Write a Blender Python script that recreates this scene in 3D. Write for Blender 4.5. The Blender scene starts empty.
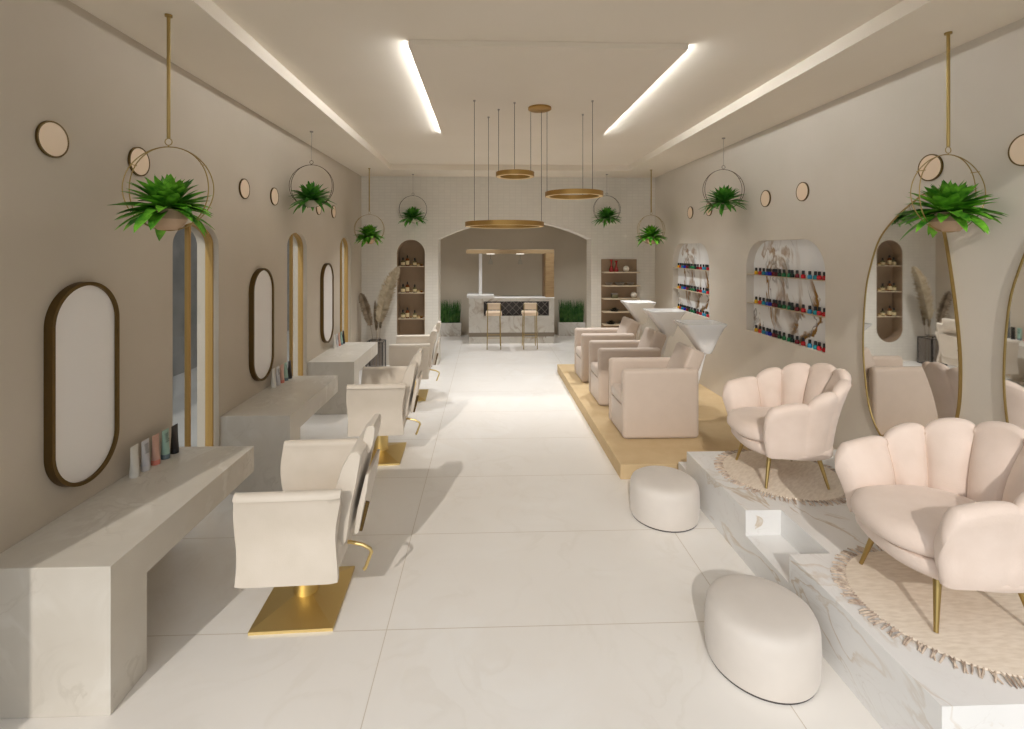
import bpy, bmesh, math, random
from mathutils import Vector, Matrix, Euler
PI = math.pi
S = 2.3                      # camera height in metres; plan figures below are multiples of it
SC = bpy.context.scene
COL = SC.collection

# ------------------------------------------------------------------ camera, world, sun, exposure
cam = bpy.data.cameras.new('camera'); camo = bpy.data.objects.new('camera', cam); COL.objects.link(camo)
camo.location = (0, 0, S)
camo.rotation_euler = (PI/2, 0, -math.atan(16.6/490))
cam.sensor_width = 36; cam.lens = 36*490/1024
cam.shift_x = 9.4/1024; cam.shift_y = -113.5/1024
cam.clip_start = 0.05
SC.camera = camo

world = bpy.data.worlds.new('world'); SC.world = world; world.use_nodes = True
wn = world.node_tree.nodes; wl = world.node_tree.links
bg = wn['Background']; bg.inputs['Color'].default_value = (0.92, 0.96, 1.0, 1); bg.inputs['Strength'].default_value = 1.0
# sky brighter on the sun's side (behind and left), dimmer away from it
_g = wn.new('ShaderNodeTexCoord'); _d = wn.new('ShaderNodeVectorMath'); _d.operation = 'DOT_PRODUCT'; _d.inputs[1].default_value = (-0.85, -0.45, 0.25)
wl.new(_g.outputs['Generated'], _d.inputs[0])
_m = wn.new('ShaderNodeMapRange'); _m.interpolation_type = 'SMOOTHSTEP'
_m.inputs['From Min'].default_value = -0.5; _m.inputs['From Max'].default_value = 0.95; _m.inputs['To Min'].default_value = 0.22; _m.inputs['To Max'].default_value = 1.5
wl.new(_d.outputs['Value'], _m.inputs['Value']); wl.new(_m.outputs[0], bg.inputs['Strength'])

sun = bpy.data.lights.new('sun', 'SUN'); suno = bpy.data.objects.new('sun', sun); COL.objects.link(suno)
sun.energy = 1.38; sun.angle = math.radians(1.1); sun.color = (1.0, 0.95, 0.89)
AZ = math.radians(13.5)
sd = Vector((math.sin(AZ), math.cos(AZ), -0.58))
suno.rotation_euler = sd.to_track_quat('-Z', 'Y').to_euler()

# added spots without fixtures, brightening the rear of the room and the alcove
for i, (lx, ly, e) in enumerate([(0.15, 3.75, 215), (-0.5, 3.7, 190), (1.0, 3.6, 250), (1.05, 3.1, 60), (-0.5, 3.1, 60), (0.2, 3.1, 45), (-0.1, 5.2, 120), (0.6, 5.2, 120), (-0.6, 5.3, 80), (1.15, 5.3, 80)]):
    sp = bpy.data.lights.new('added_spot', 'SPOT'); so = bpy.data.objects.new('added_spot', sp); COL.objects.link(so)
    so.location = (lx*S, ly*S, (1.645 if ly < 4 else 1.5)*S); sp.energy = e; sp.spot_size = math.radians(92); sp.spot_blend = 1.0
    sp.shadow_soft_size = 0.06; sp.color = (0.96, 0.98, 1.0)

SC.view_settings.view_transform = 'Standard'; SC.view_settings.look = 'None'
SC.view_settings.gamma = 1.0; SC.view_settings.use_curve_mapping = False
SC.view_settings.exposure = 0.07

# ------------------------------------------------------------------ helpers
def K(X, d, z):
    """plan figures (right of camera, image depth, height relative to eye) to metres"""
    return Vector((X*S, (d - 0.034*X)*S, (z + 1)*S))

def obj(name, bm, mat, parent=None, smooth=False, angle=40, loc=None, rot=None):
    bmesh.ops.recalc_face_normals(bm, faces=bm.faces)
    me = bpy.data.meshes.new(name); bm.to_mesh(me); bm.free()
    for m in (mat if isinstance(mat, (list, tuple)) else [mat]): me.materials.append(m)
    if smooth:
        me.shade_smooth()
        me.set_sharp_from_angle(angle=math.radians(angle))
    o = bpy.data.objects.new(name, me); COL.objects.link(o)
    if parent: o.parent = parent
    if loc is not None: o.location = loc
    if rot is not None: o.rotation_euler = rot
    return o

def tag(o, label, cat, group=None):
    o['label'] = label; o['category'] = cat
    if group: o['group'] = group
    return o

def thing(name, label, cat, loc=(0, 0, 0), rotz=0, group=None):
    o = bpy.data.objects.new(name, None); COL.objects.link(o)
    o.empty_display_size = 0.1
    o.location = loc; o.rotation_euler = (0, 0, rotz)
    return tag(o, label, cat, group)

def struct(name, bm, mat, parent=None, smooth=False):
    o = obj(name, bm, mat, parent, smooth)
    if not parent: o['kind'] = 'structure'
    return o

def dup(root, loc, rotz=None, label=None, group=None):
    def rec(o, par):
        c = o.copy(); COL.objects.link(c)
        if par is not None: c.parent = par
        for ch in o.children: 
            rec(ch, c)
        return c
    kids = list(root.children)
    r = root.copy(); COL.objects.link(r); r.location = loc
    if rotz is not None: r.rotation_euler = (0, 0, rotz)
    for ch in kids: rec(ch, r)
    if label: r['label'] = label
    if group: r['group'] = group
    return r

def nb(): return bmesh.new()

def box(bm, x0, x1, y0, y1, z0, z1, r=0, seg=3, M=None, mi=0):
    res = bmesh.ops.create_cube(bm, size=1.0)
    vs = res['verts']
    T = Matrix.Translation(((x0+x1)/2, (y0+y1)/2, (z0+z1)/2)) @ Matrix.Diagonal((abs(x1-x0), abs(y1-y0), abs(z1-z0), 1))
    bmesh.ops.transform(bm, matrix=T, verts=vs)
    fs = set(f for v in vs for f in v.link_faces)
    if r > 0:
        es = list(set(e for v in vs for e in v.link_edges))
        out = bmesh.ops.bevel(bm, geom=es, offset=r, segments=seg, profile=0.5, affect='EDGES')
        vs = list(set(v for f in out['faces'] for v in f.verts) | set(v for v in vs if v.is_valid))
        fs = set(f for v in vs for f in v.link_faces)
    if M is not None: bmesh.ops.transform(bm, matrix=M, verts=vs)
    if mi:
        for f in fs: f.material_index = mi
    return vs

def loft(bm, rings, cap0=True, cap1=True, closed=True):
    """rings: list of lists of points, same count"""
    R = [[bm.verts.new(p) for p in ring] for ring in rings]
    n = len(R[0])
    for a, b in zip(R[:-1], R[1:]):
        for i in range(n if closed else n-1):
            j = (i+1) % n
            bm.faces.new((a[i], a[j], b[j], b[i]))
    if cap0 and closed: bm.faces.new(R[0][::-1])
    if cap1 and closed: bm.faces.new(R[-1])
    return R

def lathe(bm, prof, n=32, c=(0, 0, 0), cap=True, M=None):
    rings = []
    for r, z in prof:
        r = max(r, 1e-4)
        ring = [Vector((r*math.cos(2*PI*i/n), r*math.sin(2*PI*i/n), z)) for i in range(n)]
        if M is not None: ring = [M @ p for p in ring]
        rings.append([p + Vector(c) for p in ring])
    return loft(bm, rings, cap, cap)

def tube(bm, pts, r, n=8, closed=False, cap=True):
    pts = [Vector(p) for p in pts]
    N = len(pts)
    rs = r if isinstance(r, (list, tuple)) else [r]*N
    rings = []
    up = None
    for i, p in enumerate(pts):
        if closed: t = pts[(i+1) % N] - pts[i-1]
        elif i == 0: t = pts[1]-pts[0]
        elif i == N-1: t = pts[-1]-pts[-2]
        else: t = (pts[i+1]-p).normalized() + (p-pts[i-1]).normalized()
        t.normalize()
        if up is None:
            up = Vector((0, 0, 1)) if abs(t.z) < 0.9 else Vector((1, 0, 0))
        a = t.cross(up)
        if a.length < 1e-4: a = t.orthogonal()
        a.normalize(); b = a.cross(t).normalized(); up = b
        rings.append([p + (a*math.cos(2*PI*k/n) + b*math.sin(2*PI*k/n))*rs[i] for k in range(n)])
    if closed:
        R = [[bm.verts.new(q) for q in ring] for ring in rings]
        for i in range(N):
            A, B = R[i], R[(i+1) % N]
            for k in range(n):
                j = (k+1) % n
                bm.faces.new((A[k], A[j], B[j], B[k]))
    else:
        loft(bm, rings, cap, cap)

def cyl(bm, p0, p1, r0, r1=None, n=16):
    tube(bm, [p0, p1], [r0, r0 if r1 is None else r1], n)

def circle(c, r, n=48, ax='xz', a0=0):
    out = []
    for i in range(n):
        t = a0 + 2*PI*i/n
        u, v = r*math.cos(t), r*math.sin(t)
        d = {'xz': (u, 0, v), 'yz': (0, u, v), 'xy': (u, v, 0)}[ax]
        out.append(Vector(c) + Vector(d))
    return out

def prism(bm, outer, holes, fmap, w0, w1):
    """2-D outline with holes, mapped by fmap(a, b, w), between w0 and w1"""
    loops = [outer] + list(holes)
    V0 = []
    edges = []
    for lp in loops:
        vs = [bm.verts.new(fmap(a, b, w0)) for a, b in lp]
        V0.append(vs)
        for i in range(len(vs)): edges.append(bm.edges.new((vs[i], vs[(i+1) % len(vs)])))
    before = set(bm.faces)
    bmesh.ops.triangle_fill(bm, use_beauty=True, edges=edges)
    tri = [f for f in bm.faces if f not in before]
    V1 = {}
    for lp, vs in zip(loops, V0):
        for (a, b), v in zip(lp, vs): V1[v] = bm.verts.new(fmap(a, b, w1))
    for f in tri: bm.faces.new([V1[v] for v in reversed(f.verts)])
    for vs in V0:
        for i in range(len(vs)):
            a, b = vs[i], vs[(i+1) % len(vs)]
            bm.faces.new((a, b, V1[b], V1[a]))

def rrect(a0, a1, b0, b1, rt, rb=None, n=8):
    """rounded rectangle outline, rt radius of upper corners, rb of lower"""
    rb = rt if rb is None else rb
    pts = []
    def arc(cx, cy, r, t0):
        if r <= 0: pts.append((cx, cy)); return
        for i in range(n+1):
            t = t0 + (PI/2)*i/n
            pts.append((cx + r*math.cos(t), cy + r*math.sin(t)))
    arc(a1-rt, b1-rt, rt, 0); arc(a0+rt, b1-rt, rt, PI/2)
    arc(a0+rb, b0+rb, rb, PI); arc(a1-rb, b0+rb, rb, 1.5*PI)
    out = []
    for p in pts:
        if not out or (abs(p[0]-out[-1][0]) + abs(p[1]-out[-1][1])) > 1e-5: out.append(p)
    if abs(out[0][0]-out[-1][0]) + abs(out[0][1]-out[-1][1]) < 1e-5: out.pop()
    return out

def capsule(a0, a1, b0, b1, n=16):
    r = (a1-a0)/2
    return rrect(a0, a1, b0, b1, r, r, n)

def archdoor(a0, a1, b0, spring, rise, n=24):
    """flat bottom, elliptical head"""
    c = (a0+a1)/2; h = (a1-a0)/2
    pts = [(a0, b0), (a1, b0)]
    for i in range(n+1):
        t = PI*i/n
        pts.append((c + h*math.cos(t), spring + rise*math.sin(t)))
    return pts

# ------------------------------------------------------------------ materials
def srgb(r, g, b):
    f = lambda c: (c/255/12.92) if c/255 <= 0.04045 else ((c/255+0.055)/1.055)**2.4
    return (f(r), f(g), f(b), 1)

def mat(name, col, rough=0.5, metal=0.0, **kw):
    m = bpy.data.materials.new(name); m.use_nodes = True
    b = m.node_tree.nodes['Principled BSDF']
    b.inputs['Base Color'].default_value = col
    b.inputs['Roughness'].default_value = rough
    b.inputs['Metallic'].default_value = metal
    for k, v in kw.items(): b.inputs[k.replace('_', ' ')].default_value = v
    return m

def N(m, typ, **kw):
    n = m.node_tree.nodes.new(typ)
    for k, v in kw.items():
        if k in n.inputs: n.inputs[k].default_value = v
        else: setattr(n, k, v)
    return n
def L(m, a, b): m.node_tree.links.new(a, b)
def BS(m): return m.node_tree.nodes['Principled BSDF']

def coords(m, kind='Object', scale=(1, 1, 1)):
    tc = N(m, 'ShaderNodeTexCoord'); mp = N(m, 'ShaderNodeMapping')
    mp.inputs['Scale'].default_value = scale
    L(m, tc.outputs[kind], mp.inputs['Vector']); return mp.outputs['Vector']

def ramp(m, src, stops):
    r = N(m, 'ShaderNodeValToRGB'); cr = r.color_ramp
    while len(cr.elements) < len(stops): cr.elements.new(0.5)
    for e, (p, c) in zip(cr.elements, stops): e.position = p; e.color = c
    L(m, src, r.inputs['Fac']); return r.outputs['Color']

def bump(m, src, strength=0.2, dist=0.01):
    b = N(m, 'ShaderNodeBump'); b.inputs['Strength'].default_value = strength; b.inputs['Distance'].default_value = dist
    L(m, src, b.inputs['Height']); L(m, b.outputs['Normal'], BS(m).inputs['Normal']); return b

def mottled(name, c1, c2, scale=3, rough=0.6, bscale=None, bstr=0.2, metal=0, bdist=0.005, sc=(1, 1, 1), detail=5):
    m = mat(name, c1, rough, metal)
    v = coords(m, 'Object', sc)
    n = N(m, 'ShaderNodeTexNoise', Scale=scale, Detail=detail)
    L(m, v, n.inputs['Vector'])
    L(m, ramp(m, n.outputs['Fac'], [(0.35, c1), (0.65, c2)]), BS(m).inputs['Base Color'])
    if bscale:
        n2 = N(m, 'ShaderNodeTexNoise', Scale=bscale, Detail=3)
        L(m, v, n2.inputs['Vector']); bump(m, n2.outputs['Fac'], bstr, bdist)
    return m

def mixc(m, fac, a, b, mode='MIX'):
    x = N(m, 'ShaderNodeMix', data_type='RGBA', blend_type=mode)
    if isinstance(fac, float): x.inputs[0].default_value = fac
    else: L(m, fac, x.inputs[0])
    for s, i in ((a, 6), (b, 7)):
        if isinstance(s, tuple): x.inputs[i].default_value = s
        else: L(m, s, x.inputs[i])
    return x.outputs[2]

def veined(name, base, base2, vein, scale=2.0, width=0.03, rough=0.15, vein2=None, scale2=5, sc=(1, 1, 1), distort=1.5, strength=1.0):
    m = mat(name, base, rough)
    v = coords(m, 'Object', sc)
    n0 = N(m, 'ShaderNodeTexNoise', Scale=scale*1.7, Detail=3); L(m, v, n0.inputs['Vector'])
    c = ramp(m, n0.outputs['Fac'], [(0.3, base), (0.7, base2)])
    for (s, col, w, st) in ((scale, vein, width, strength), (scale2, vein2 or vein, width*0.6, strength*0.6)):
        n = N(m, 'ShaderNodeTexNoise', Scale=s, Detail=6, Distortion=distort); L(m, v, n.inputs['Vector'])
        w0 = (st, st, st, 1)
        f = ramp(m, n.outputs['Fac'], [(0.5-w*2.2, (0, 0, 0, 1)), (0.5-w*0.1, w0), (0.5+w*0.1, w0), (0.5+w, (0, 0, 0, 1))])
        n3 = N(m, 'ShaderNodeTexNoise', Scale=s*0.9, Detail=2); L(m, v, n3.inputs['Vector'])
        g = ramp(m, n3.outputs['Fac'], [(0.42, (0, 0, 0, 1)), (0.6, (1, 1, 1, 1))])
        mm = N(m, 'ShaderNodeMath', operation='MULTIPLY'); L(m, f, mm.inputs[0]); L(m, g, mm.inputs[1])
        c = mixc(m, mm.outputs[0], c, col)
    L(m, c, BS(m).inputs['Base Color'])
    return m

M_wall = mottled('greige_plaster_shaded', srgb(198, 186, 168), srgb(202, 190, 173), 1.5, 0.85, 60, 0.08)  # left wall: shade put into the colour, plaster darkened
M_walllit = mottled('greige_plaster_lit', srgb(216, 207, 193), srgb(220, 211, 198), 1.5, 0.85, 60, 0.08)  # right wall: same plaster, lightened in colour for the light it receives
M_ceil = mottled('warm_white_ceiling', srgb(236, 225, 208), srgb(239, 228, 212), 1.0, 0.9)
M_alcove = mottled('taupe_plaster', srgb(204, 192, 172), srgb(208, 196, 177), 1.5, 0.9)

# back wall: whitewashed small brick
M_back = mat('whitewashed_brick', srgb(226, 220, 208), 0.85)
v = coords(M_back, 'Object')
sx = N(M_back, 'ShaderNodeSeparateXYZ'); L(M_back, v, sx.inputs[0])
cx = N(M_back, 'ShaderNodeCombineXYZ'); L(M_back, sx.outputs['X'], cx.inputs['X']); L(M_back, sx.outputs['Z'], cx.inputs['Y'])
br = N(M_back, 'ShaderNodeTexBrick', Scale=1.0)
br.inputs['Color1'].default_value = srgb(232, 226, 215); br.inputs['Color2'].default_value = srgb(228, 222, 211)
br.inputs['Mortar'].default_value = srgb(224, 218, 207); br.inputs['Mortar Size'].default_value = 0.005; br.offset = 0.0
br.inputs['Brick Width'].default_value = 0.12; br.inputs['Row Height'].default_value = 0.06
L(M_back, cx.outputs[0], br.inputs['Vector']); L(M_back, br.outputs['Color'], BS(M_back).inputs['Base Color'])
inv = N(M_back, 'ShaderNodeMath', operation='SUBTRACT'); inv.inputs[0].default_value = 1; L(M_back, br.outputs['Fac'], inv.inputs[1])
bump(M_back, inv.outputs[0], 0.2, 0.003)

# floor: large stone tiles with faint veins and hairline joints
M_floor = veined('cream_stone_tile', srgb(240, 234, 226), srgb(243, 238, 231), srgb(248, 245, 240), 0.7, 0.05, 0.3, srgb(230, 223, 212), 1.6, strength=0.5)
prev = BS(M_floor).inputs['Base Color'].links[0].from_socket
v = coords(M_floor, 'Object')
mp = N(M_floor, 'ShaderNodeMapping'); mp.inputs['Location'].default_value = (0.262*S, -1.303*S + 0.437*S*6, 0); L(M_floor, v, mp.inputs['Vector'])
br = N(M_floor, 'ShaderNodeTexBrick', Scale=1.0); br.offset = 0.0
br.inputs['Brick Width'].default_value = 0.932*S; br.inputs['Row Height'].default_value = 0.437*S
br.inputs['Mortar Size'].default_value = 0.0028; br.inputs['Mortar Smooth'].default_value = 0.0
L(M_floor, mp.outputs[0], br.inputs['Vector'])
L(M_floor, mixc(M_floor, br.outputs['Fac'], prev, srgb(212, 201, 186)), BS(M_floor).inputs['Base Color'])

M_stone = veined('grey_beige_stone', srgb(208, 200, 187), srgb(216, 209, 197), srgb(230, 225, 216), 1.3, 0.03, 0.35, srgb(180, 170, 154), 2.6, strength=0.55)
M_marble = veined('white_marble', srgb(236, 234, 231), srgb(230, 228, 225), srgb(200, 182, 158), 1.7, 0.014, 0.18, srgb(212, 206, 200), 3.6, sc=(1, 0.6, 1.4), strength=0.85)
M_barmarble = veined('bar_marble', srgb(224, 219, 210), srgb(232, 228, 220), srgb(160, 135, 108), 1.6, 0.03, 0.25, srgb(186, 176, 164), 3.5, strength=0.7)
M_niche = veined('gold_veined_marble', srgb(254, 253, 251), srgb(240, 240, 240), srgb(150, 108, 44), 1.3, 0.022, 0.2, srgb(120, 112, 104), 1.5, sc=(1, 1.2, 0.75), distort=0.9, strength=1.5)

def gold(name, c, rough=0.3, aniso=True):
    m = mat(name, c, rough, 1.0)
    if aniso:
        v = coords(m, 'Object', (1, 1, 1))
        n = N(m, 'ShaderNodeTexNoise', Scale=3.0, Detail=4); 
        mp = N(m, 'ShaderNodeMapping'); mp.inputs['Scale'].default_value = (1.5, 60, 20); L(m, v, mp.inputs['Vector']); L(m, mp.outputs[0], n.inputs['Vector'])
        bump(m, n.outputs['Fac'], 0.15, 0.002)
    return m
M_gold = gold('brushed_gold', srgb(222, 198, 138), 0.4)
M_brass = gold('satin_brass', srgb(176, 152, 98), 0.38, False)
M_bronze = gold('aged_bronze', srgb(112, 92, 58), 0.45, False)
M_ringgold = mat('matt_gold', srgb(176, 138, 76), 0.45, 0.7)
M_winframe = mat('golden_frame', srgb(190, 152, 88), 0.5, 0.35)
M_darkwire = mat('dark_bronze_wire', srgb(84, 68, 52), 0.45, 0.7)

def fabric(name, c1, c2, rough=0.9, sc=350, st=0.35):
    m = mottled(name, c1, c2, 6, rough, sc, st, 0, 0.003)
    BS(m).inputs['Sheen Weight'].default_value = 0.25
    return m
M_cream = fabric('cream_leatherette', srgb(218, 206, 190), srgb(213, 201, 184), 0.6, 260, 0.3)
M_taupe = fabric('blush_taupe_leather', srgb(202, 184, 168), srgb(199, 181, 165), 0.5, 90, 0.06)
M_shell = fabric('blush_boucle', srgb(232, 213, 199), srgb(226, 206, 191), 0.95, 140, 0.4)
M_pouf = fabric('pearl_leather', srgb(216, 207, 197), srgb(212, 203, 193), 0.6, 60, 0.08)
M_piping = mat('seam_thread', srgb(206, 182, 164), 0.8)
M_rug = mottled('woven_jute', srgb(236, 222, 204), srgb(222, 206, 186), 14, 0.95, 160, 0.3, 0, 0.004, (1, 4, 1))
M_fringe = mottled('fringe_yarn', srgb(226, 208, 188), srgb(160, 138, 122), 30, 0.95)
M_tan = mottled('tan_carpet', srgb(210, 184, 143), srgb(205, 178, 136), 6, 0.95, 300, 0.5)
M_white = mat('white_ceramic', srgb(245, 243, 240), 0.18)
M_mirror = mat('mirror_glass', (0.86, 0.86, 0.85, 1), 0.02, 1.0)
M_satin = mat('satin_mirror', srgb(246, 242, 238), 0.5, 0.15)
M_disc = mat('peach_glass', srgb(246, 222, 194), 0.4)
M_wood = mottled('light_oak', srgb(186, 156, 114), srgb(170, 138, 96), 4, 0.6, None, sc=(1, 1, 8))
M_oakbeam = mottled('oak_beam', srgb(176, 150, 112), srgb(162, 134, 96), 4, 0.6, None, sc=(0.5, 8, 8))
M_brown = mottled('taupe_board', srgb(160, 136, 110), srgb(152, 128, 103), 3, 0.8)
M_shelfedge = mat('pale_shelf', srgb(206, 188, 160), 0.6)
M_black = mat('black_plastic', srgb(24, 22, 22), 0.35)
M_dark = mat('charcoal_panel', srgb(62, 56, 54), 0.5)
M_line = mat('pale_strip', srgb(170, 160, 150), 0.5)
M_grey = mat('grey_stone_band', srgb(146, 134, 118), 0.6)
M_concrete = mottled('outdoor_concrete', srgb(128, 127, 126), srgb(150, 148, 146), 2.0, 0.9, 30, 0.2)
M_ground = mottled('outdoor_paving', srgb(176, 172, 166), srgb(186, 182, 176), 1.0, 0.9)

M_glass = bpy.data.materials.new('clear_glass'); M_glass.use_nodes = True
nt = M_glass.node_tree; nt.nodes.remove(nt.nodes['Principled BSDF'])
tr = nt.nodes.new('ShaderNodeBsdfTransparent'); tr.inputs[0].default_value = (0.93, 0.95, 0.96, 1)
gl = nt.nodes.new('ShaderNodeBsdfGlossy'); gl.inputs['Roughness'].default_value = 0.03
fr = nt.nodes.new('ShaderNodeLayerWeight'); fr.inputs[0].default_value = 0.5
pw = nt.nodes.new('ShaderNodeMath'); pw.operation = 'POWER'; pw.inputs[1].default_value = 5.0; nt.links.new(fr.outputs['Facing'], pw.inputs[0])
ad = nt.nodes.new('ShaderNodeMath'); ad.operation = 'MULTIPLY_ADD'; ad.inputs[1].default_value = 0.55; ad.inputs[2].default_value = 0.03; nt.links.new(pw.outputs[0], ad.inputs[0])
mx = nt.nodes.new('ShaderNodeMixShader'); nt.links.new(ad.outputs[0], mx.inputs[0]); nt.links.new(tr.outputs[0], mx.inputs[1]); nt.links.new(gl.outputs[0], mx.inputs[2])
nt.links.new(mx.outputs[0], nt.nodes['Material Output'].inputs[0])

def emis(name, c, s):
    m = mat(name, c, 0.5); BS(m).inputs['Emission Color'].default_value = c; BS(m).inputs['Emission Strength'].default_value = s
    return m
M_led = emis('led_strip', (0.90, 0.95, 1.0, 1), 62.0)
M_ringled = emis('ring_diffuser', srgb(226, 196, 142), 0.15)
M_lampdisc = emis('lit_disc', (1, 0.95, 0.88, 1), 1.2)

def leafmat(name, c1, c2):
    m = mottled(name, c1, c2, 12, 0.45)
    BS(m).inputs['Specular IOR Level'].default_value = 0.35
    return m
M_leaf = leafmat('green_leaf', srgb(34, 100, 18), srgb(128, 196, 58))
M_leaf2 = leafmat('fern_leaf', srgb(38, 108, 32), srgb(96, 166, 58))
M_grass = leafmat('grass_blade', srgb(46, 92, 42), srgb(98, 140, 70))
M_pampas = mottled('dry_pampas', srgb(206, 190, 162), srgb(182, 164, 136), 10, 0.95)
M_pampas2 = mottled('dark_pampas', srgb(168, 150, 126), srgb(136, 118, 96), 10, 0.95)
M_clay = mottled('clay_pot', srgb(202, 170, 140), srgb(194, 160, 130), 8, 0.7)
M_clay2 = mottled('clay_pot_band', srgb(170, 142, 116), srgb(160, 132, 106), 8, 0.7)
M_palepot = mottled('pale_pot', srgb(204, 196, 178), srgb(192, 182, 162), 8, 0.7)

# ------------------------------------------------------------------ setting
WL, WR, YB, HC, HR = -1.09, 1.51, 4.33, 0.655, 0.70
Y0 = 0.60
TL = 0.086                                    # left wall thickness
AR = 5.87                                     # rear wall of the bar alcove

bm = nb(); box(bm, (WL-TL)*S, (WR+0.12)*S, Y0*S, (AR+0.06)*S, -0.1, 0)
struct('floor', bm, M_floor)
bm = nb(); box(bm, -30, 30, -30, 40, -0.3, -0.105)
struct('ground', bm, M_ground)

# left wall with three arched floor-length windows
WIN = [1.853, 2.835, 3.805]                   # image depth of window centres
hw = 0.147
holes = []
def left_y(d): return (d + 0.034*1.09)*S
for d in WIN:
    holes.append(archdoor(left_y(d-hw), left_y(d+hw), 0.02*S, 1.02*S, 0.088*S))
bm = nb()
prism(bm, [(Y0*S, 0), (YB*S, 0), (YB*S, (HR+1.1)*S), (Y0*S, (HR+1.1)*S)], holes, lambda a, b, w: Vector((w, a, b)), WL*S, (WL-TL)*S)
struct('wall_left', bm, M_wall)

for i, d in enumerate(WIN):
    a0, a1 = left_y(d-hw), left_y(d+hw)
    w = thing('window_%d' % (i+1), 'x', 'window', ((WL-0.036)*S, (a0+a1)/2, 0.02*S))
    del w['label']; del w['category']; w['kind'] = 'structure'
    c = (a0+a1)/2; b0 = 0.02*S
    out = archdoor(a0-c, a1-c, 0, 1.0*S, 0.088*S); inn = archdoor(a0-c+0.014, a1-c-0.014, 0.014, 1.0*S, 0.088*S-0.014)
    bm = nb(); prism(bm, out, [inn], lambda a, b, w_: Vector((w_, a, b)), 0.034, -0.034)
    obj('window_frame', bm, M_winframe, w)
    bm = nb(); box(bm, -0.02, 0.02, -0.012, 0.012, 0.015, 1.088*S-0.015); obj('mullion', bm, M_winframe, w)
    bm = nb(); prism(bm, inn, [], lambda a, b, w_: Vector((w_, a, b)), -0.003, 0.003); obj('pane', bm, M_glass, w)

# right wall with two display recesses
NICH = [(2.161, 2.8175), (3.285, 3.926)]
ND = 0.046
def right_y(d): return (d - 0.034*1.5)*S*1.0
sc_r = WR/1.495
holes = []; NB = []
for d0, d1 in NICH:
    a0, a1 = right_y(d0*sc_r), right_y(d1*sc_r); zs = sc_r
    b0, b1 = (1-0.452*zs)*S, (1+0.056*zs)*S
    holes.append(rrect(a0, a1, b0, b1, 0.158*S, 0.0, 12)); NB.append((a0, a1, b0, b1))
bm = nb()
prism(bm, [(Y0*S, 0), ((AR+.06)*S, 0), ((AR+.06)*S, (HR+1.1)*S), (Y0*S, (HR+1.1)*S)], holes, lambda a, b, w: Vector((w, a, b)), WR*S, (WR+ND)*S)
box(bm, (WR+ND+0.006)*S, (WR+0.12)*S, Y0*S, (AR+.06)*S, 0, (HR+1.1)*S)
struct('wall_right', bm, M_walllit)

# back wall with the wide arch and the capsule recess
def arch_outline():
    x0, x1 = -0.418*S, 0.935*S; sp = 1.106*S; ap = 1.272*S
    pts = [(x0, 0.0), (x1, 0.0)]
    n = 24
    for i in range(n+1):
        u = 1 - 2*i/n
        pts.append(((x0+x1)/2 + (x1-x0)/2*u, sp + (ap-sp)*(1-abs(u)**2.0)))
    return pts
x0, x1 = (WL-TL)*S, (WR+.02)*S
A = arch_outline()
# outline walks around the opening, which reaches the floor
outer = [(x0, 0)] + [A[0]] + list(reversed(A[2:])) + [A[1]] + [(x1, 0), (x1, (HR+1.1)*S), (x0, (HR+1.1)*S)]
cl = capsule(-0.782*S, -0.537*S, (1-0.83)*S, (1.099)*S)
bm = nb(); prism(bm, outer, [cl], lambda a, b, w: Vector((a, w, b)), YB*S, (YB+0.2)*S)
struct('wall_back', bm, M_back)

# alcove behind the arch
bm = nb(); box(bm, (WL-TL)*S, (WR)*S, AR*S, (AR+.06)*S, 0, 1.75*S); struct('wall_rear', bm, M_alcove)
bm = nb(); box(bm, (WL-TL)*S, (WL)*S, (YB+.2)*S, AR*S, 0, 1.75*S); struct('wall_rear_left', bm, M_alcove)
bm = nb(); box(bm, (WL-TL)*S, (WR+.05)*S, (YB+.2)*S, (AR+.06)*S, 1.52*S, 1.6*S); struct('ceiling_alcove', bm, M_alcove)

# ceiling: soffit band around a raised field
CX0, CX1, CY0, CY1 = -0.766*S, 1.165*S, 0.80*S, 3.975*S
zc = (1+HC)*S; zr = (1+HR)*S
bm = nb()
xa, xb, ya, yb = (WL-TL)*S, (WR+0.02)*S, Y0*S, (YB+.2)*S
box(bm, xa, CX0, ya, yb, zc, zr); box(bm, CX1, xb, ya, yb, zc, zr)
box(bm, CX0, CX1, ya, CY0, zc, zr); box(bm, CX0, CX1, CY1, yb, zc, zr)
box(bm, xa, xb, ya, yb, zr, zr+0.35)
struct('ceiling', bm, M_ceil)

# lowered panel with light strips down both long sides
px0, px1, py0, py1, pz = -0.258*S, 0.683*S, 1.632*S, 2.90*S, (1+0.681)*S
t = thing('ceiling_panel', 'lowered rectangular ceiling panel lit along its two long sides', 'ceiling panel', ((px0+px1)/2, (py0+py1)/2, pz))
w2, l2 = (px1-px0)/2, (py1-py0)/2
hp = zr-pz
bm = nb(); box(bm, -w2, w2, -l2+0.031, l2, 0, 0.012); box(bm, -w2+0.05, w2-0.05, -l2+0.031, l2, 0.0121, hp-0.0005); obj('panel', bm, M_ceil, t)
bm = nb(); box(bm, -w2, w2, -l2, -l2+0.03, 0, hp-0.0005); obj('fascia', bm, M_ceil, t)
for s in (-1, 1):
    bm = nb(); box(bm, s*(w2-0.049), s*(w2-0.03), -l2+.035, l2-.02, 0.0125, hp-0.002); obj('light_strip', bm, M_led, t)

# exterior concrete wall seen through the windows
bm = nb(); box(bm, -2.9*S, -2.6*S, -1*S, 14*S, -0.105, 1.5*S)
for k in range(4): box(bm, -2.6*S-0.01, -2.6*S+0.006, -1*S, 14*S, 0.35+k*0.86, 0.36+k*0.86)
struct('wall_outside', bm, M_concrete)

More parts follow.
